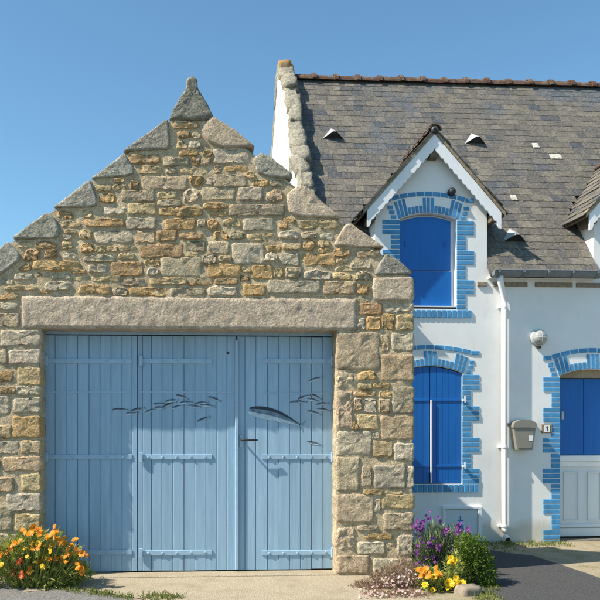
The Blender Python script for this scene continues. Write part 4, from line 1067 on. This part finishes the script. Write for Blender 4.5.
def flower_mesh(name, r, npet, mat, cup=0.25, eye=0.3):
    V = []; Fc = []; mi = []
    for lay, (k, z0) in enumerate(((1.0, 0.0), (0.72, 0.12*r))):
        for i in range(npet):
            a = 2*math.pi*(i+0.5*lay)/npet; da = math.pi/npet*0.95; b = len(V)
            e = r*k
            V += [(0.08*r*math.cos(a), 0.08*r*math.sin(a), z0), (0.75*e*math.cos(a-da), 0.75*e*math.sin(a-da), z0+cup*r*0.6), (e*math.cos(a), e*math.sin(a), z0+cup*r), (0.75*e*math.cos(a+da), 0.75*e*math.sin(a+da), z0+cup*r*0.6)]
            Fc.append((b, b+1, b+2, b+3)); mi.append(0)
    b = len(V)
    for i in range(6): V.append((eye*r*math.cos(i*math.pi/3), eye*r*math.sin(i*math.pi/3), 0.2*r))
    Fc.append(tuple(range(b, b+6))); mi.append(1)
    me = bpy.data.meshes.new(name); me.from_pydata(V, [], Fc); me.materials.append(mat); me.materials.append(M_EYE)
    for p, i in zip(me.polygons, mi): p.material_index = i
    return me
FO = flower_mesh('flower_orange', 0.040, 9, M_PETO); FY = flower_mesh('flower_yellow', 0.034, 8, M_PETY); FR = flower_mesh('flower_red', 0.036, 8, M_PETR)
FP = flower_mesh('flower_purple', 0.021, 4, M_PETP, 0.3, 0.15); FW = flower_mesh('flower_pink', 0.012, 6, M_PETW, 0.2, 0.3)
rp = random.Random(11)
def put_flower(me, plant, p, toward, sc=1.0, stem=None):
    d = Vector(toward).normalized(); q = d.to_track_quat('Z', 'Y').to_euler()
    return inst('flower', me, plant, p, q, (sc, sc, sc))
def stems(plant, pts, base, mat, r=0.003):
    m = MB()
    for p in pts:
        p = Vector(p); b = Vector((base[0]+(p.x-base[0])*0.45, base[1]+(p.y-base[1])*0.45, 0.0)); md = b.lerp(p, 0.55)+Vector((rp.uniform(-.02, .02), 0, 0.02))
        m.tube([b, md, p], [r*1.5, r*1.2, r], 5, False)
    m.build('stems', mat, plant, base)
# left: orange flowers at the corner of the doorway (several clumps growing as one plant)
b0 = G(34, 586); base = Vector((b0.x, Y1-0.27, 0))
cal = thing('calendula_plant', base, 'bushy plant with orange daisy flowers left of the blue garage door', 'flowering plant')
V, Fc = [], []
for (px, py, rx, rz, n_) in ((8, 562, .20, .17, 700), (30, 556, .17, .20, 650), (52, 560, .15, .19, 560), (70, 570, .12, .13, 330), (-18, 566, .2, .18, 400), (45, 579, .33, .07, 700), (24, 542, .06, .09, 90), (40, 540, .06, .1, 90), (57, 543, .06, .09, 90), (72, 554, .06, .08, 80), (10, 548, .06, .09, 80), (82, 574, .07, .06, 120)):
    q = P(px, py, Y1-0.27); a_, b_ = leaf_blob(n_, (q.x, q.y, q.z), rx, 0.17, rz, 0.075, 0.02, rp, 0, 0.7); k = len(V); V += a_; Fc += [tuple(i+k for i in f_) for f_ in b_]
mesh_obj('foliage', V, Fc, M_LEAF1, cal, base)
pts = []
for px, py, m_ in ((4,553,'o'),(11,550,'o'),(12,546,'o'),(28,534,'o'),(31,533,'o'),(39,530,'o'),(41,532,'o'),(53,533,'o'),(57,533,'o'),(57,538,'o'),(60,540,'o'),(40,545,'o'),(38,543,'y'),(50,549,'y'),(64,543,'o'),(72,546,'o'),(68,549,'o'),(75,553,'o'),(80,551,'o'),(87,556,'o'),(56,559,'o'),(61,561,'o'),(66,562,'o'),(37,562,'o'),(43,567,'y'),(21,560,'r'),(77,564,'o'),(78,568,'o'),(20,541,'o'),(48,538,'o'),(70,557,'o'),(30,568,'o'),(82,571,'o'),(-6,548,'o'),(-12,557,'o'),(1,565,'y'),(47,556,'y'),(33,549,'o'),(25,549,'y'),(15,570,'r'),(22,572,'r')):
    for rep_ in range(2):
     q = P(px+rep_*rp.gauss(0, 4), py+rep_*rp.gauss(0, 4), Y1-0.27-rp.uniform(0.14, 0.24)); pts.append(q)
     put_flower({'o': FO, 'y': FY, 'r': FR}[m_], cal, q, (rp.gauss(-0.35, .35), rp.gauss(-0.8, .3), rp.gauss(0.55, .35)), rp.uniform(0.55, 0.95))
stems(cal, pts, base, M_LEAF1)
def blobs(spec, Y, dep, ln, wd, up, shell=0.45):
    V, Fc = [], []
    for (px, py, rx, rz, n_) in spec:
        q = P(px, py, Y); a_, b_ = leaf_blob(n_, (q.x, q.y, q.z), rx, dep, rz, ln, wd, rp, 0, up, shell); k = len(V); V += a_; Fc += [tuple(i+k for i in f_) for f_ in b_]
    return V, Fc
# right: purple wallflower
YW = 7.36; base = Vector((P(440, 585, YW).x, YW, 0)); wf = thing('wallflower_plant', base, 'purple flowering wallflower growing at the right corner of the stone garage', 'flowering plant')
V, Fc = blobs(((424, 566, .12, .22, 800), (440, 562, .18, .26, 1200), (456, 556, .17, .24, 900), (438, 545, .2, .18, 500)), YW, 0.15, 0.085, 0.013, 1.3)
mesh_obj('foliage', V, Fc, M_LEAF2, wf, base)
pts = []
for px, py in ((419,519),(424,524),(421,530),(429,518),(441,519),(446,529),(444,533),(459,527),(458,533),(470,541),(467,536),(418,550),(428,545),(432,541),(438,551),(440,546),(436,558),(457,549),(453,551),(461,545),(419,566),(424,563),(421,539),(416,527)):
    for k in range(6):
        q = P(px+rp.gauss(0, 1.7), py+rp.gauss(0, 2.8), YW-0.15+rp.uniform(-0.06, 0.05))
        put_flower(FP, wf, q, (rp.gauss(-.2, .6), rp.gauss(-0.8, .4), rp.gauss(.4, .5)), rp.uniform(0.7, 1.2))
    pts.append(P(px, py+4, YW-0.15))
stems(wf, pts, base, M_LEAF2, 0.004)
# green shrub
YS = 6.92; base = Vector((P(476, 590, YS).x, YS, 0)); sh = thing('green_shrub', base, 'dense bright green leafy shrub right of the purple flowers', 'shrub')
V, Fc = blobs(((474, 556, .13, .18, 1400), (482, 572, .12, .2, 1300), (464, 572, .13, .2, 900), (466, 545, .10, .10, 500), (485, 590, .09, .12, 600), (468, 592, .15, .10, 700)), YS, 0.15, 0.03, 0.019, 0.3, 0.6)
mesh_obj('foliage', V, Fc, M_LEAF3, sh, base)
m = MB()
for k in range(7): a = k*0.9; m.tube([(base.x+.03*math.cos(a), base.y+.03*math.sin(a), 0), (base.x+.09*math.cos(a), base.y+.06*math.sin(a), .18), (base.x+.11*math.cos(a), base.y+.08*math.sin(a), .33)], [.012, .008, .004], 6)
m.build('stems', M_TIMBER, sh, base)
# yellow and orange low flowers
YM = 6.78; base = Vector((P(442, 593, YM).x, YM, 0)); yf_ = thing('marigold_plant', base, 'low plant with yellow and orange flowers in front of the wallflower', 'flowering plant')
V, Fc = blobs(((430, 582, .12, .12, 800), (448, 586, .14, .11, 800), (454, 568, .07, .14, 260), (428, 594, .12, .06, 400)), YM, 0.11, 0.055, 0.015, 0.8)
mesh_obj('foliage', V, Fc, M_LEAF1, yf_, base)
pts = []
for px, py, m_ in ((419,570,'o'),(424,574,'o'),(421,576,'o'),(430,573,'o'),(428,577,'o'),(437,573,'o'),(436,568,'o'),(434,577,'y'),(426,569,'o'),(440,575,'o'),(451,558,'y'),(455,560,'y'),(453,563,'y'),(450,562,'y'),(455,582,'y'),(460,584,'y'),(452,585,'y'),(448,588,'y'),(458,588,'y'),(462,589,'y'),(450,581,'y'),(433,590,'y'),(425,585,'y'),(456,578,'y'),(463,583,'y'),(447,583,'y'),(422,571,'o')):
    q = P(px, py, YM-rp.uniform(0.12, 0.20)); pts.append(q)
    put_flower(FO if m_ == 'o' else FY, yf_, q, (rp.gauss(-.3, .35), rp.gauss(-.8, .3), rp.gauss(.5, .35)), rp.uniform(0.6, 0.85) if m_ == 'o' else rp.uniform(0.8, 1.1))
stems(yf_, pts, base, M_LEAF1)
# tiny pink-white daisies at the foot of the pier
YK = 6.86; base = Vector((P(392, 590, YK).x, YK, 0)); pk = thing('fleabane_plant', base, 'mat of tiny pink and white daisies at the foot of the stone pier', 'flowering plant')
V, Fc = blobs(((368, 588, .14, .07, 700), (388, 582, .18, .13, 1400), (404, 576, .14, .17, 1400), (396, 590, .22, .06, 900), (418, 582, .10, .12, 700)), YK, 0.14, 0.035, 0.007, 0.8)
a_, b_ = blobs(((386, 600, .22, .05, 600), (410, 598, .16, .07, 500)), 6.55, 0.14, 0.035, 0.007, 0.8); k = len(V); V += a_; Fc += [tuple(i+k for i in f_) for f_ in b_]
mesh_obj('foliage', V, Fc, M_LEAF4, pk, base)
nf = 0
while nf < 210:
    px, py = rp.uniform(358, 424), rp.uniform(562, 606)
    if py < 568 + abs(px-406)*0.42: continue
    q = P(px, py, (YK if py < 590 else 6.55)-rp.uniform(0.06, 0.17)); 
    if q.z < 0.015: continue
    put_flower(FW, pk, q, (rp.gauss(-.3, .4), rp.gauss(-.8, .3), rp.gauss(.5, .4)), rp.uniform(0.5, 1.0)); nf += 1
# boulder at the front of the bed
bo = lump('boulder', M_CORNICE, None, (P(468, 594, 6.55).x, 6.55, 0.01), 0.2, 0.16, 0.14, (0, 0, 0.3), 5.5, 0.12)
tag(bo, 'grey rounded boulder half hidden under the yellow flowers', 'boulder')
# grass tufts and weeds along the kerb lines
V, Fc = [], []
def tuft(x, y, n_, h):
    for _ in range(n_):
        a = rp.uniform(0, 6.28); d = Vector((math.cos(a), math.sin(a), 0)); p = Vector((x+rp.gauss(0, .03), y+rp.gauss(0, .03), 0)); L = h*rp.uniform(.5, 1.2); s = Vector((-d.y, d.x, 0))*0.004; b = len(V)
        V.extend([p-s, p+s, p+d*L*.25+Vector((0, 0, L*.6))+s*.7, p+d*L*.6+Vector((0, 0, L)), p+d*L*.25+Vector((0, 0, L*.6))-s*.7]); Fc.append((b, b+1, b+2, b+3, b+4))
for _ in range(85):
    px = rp.uniform(20, 128); py = 584+ (px-20)*0.135 + rp.gauss(0, 1.4); g = G(px, py); tuft(g.x, g.y, 7, 0.045)
for _ in range(24):
    g = G(rp.gauss(158, 10), rp.gauss(599, 1.5)); tuft(g.x, g.y, 10, 0.05)
for _ in range(140):
    x = rp.uniform(P(470, 548, Y2).x, P(640, 548, Y2).x); y = Y2-0.03-abs(rp.gauss(0, .22))
    if not HD[0]-0.03 < x < HD[1]: tuft(x, y, 7, 0.045)
for _ in range(26):
    g = G(rp.gauss(486, 7), rp.gauss(598, 4)); tuft(g.x, g.y, 8, 0.05)
o = mesh_obj('grass', V, Fc, M_GRASS); tag(o, 'short grass and weeds along the wall and road edge', 'grass', None, 'stuff')
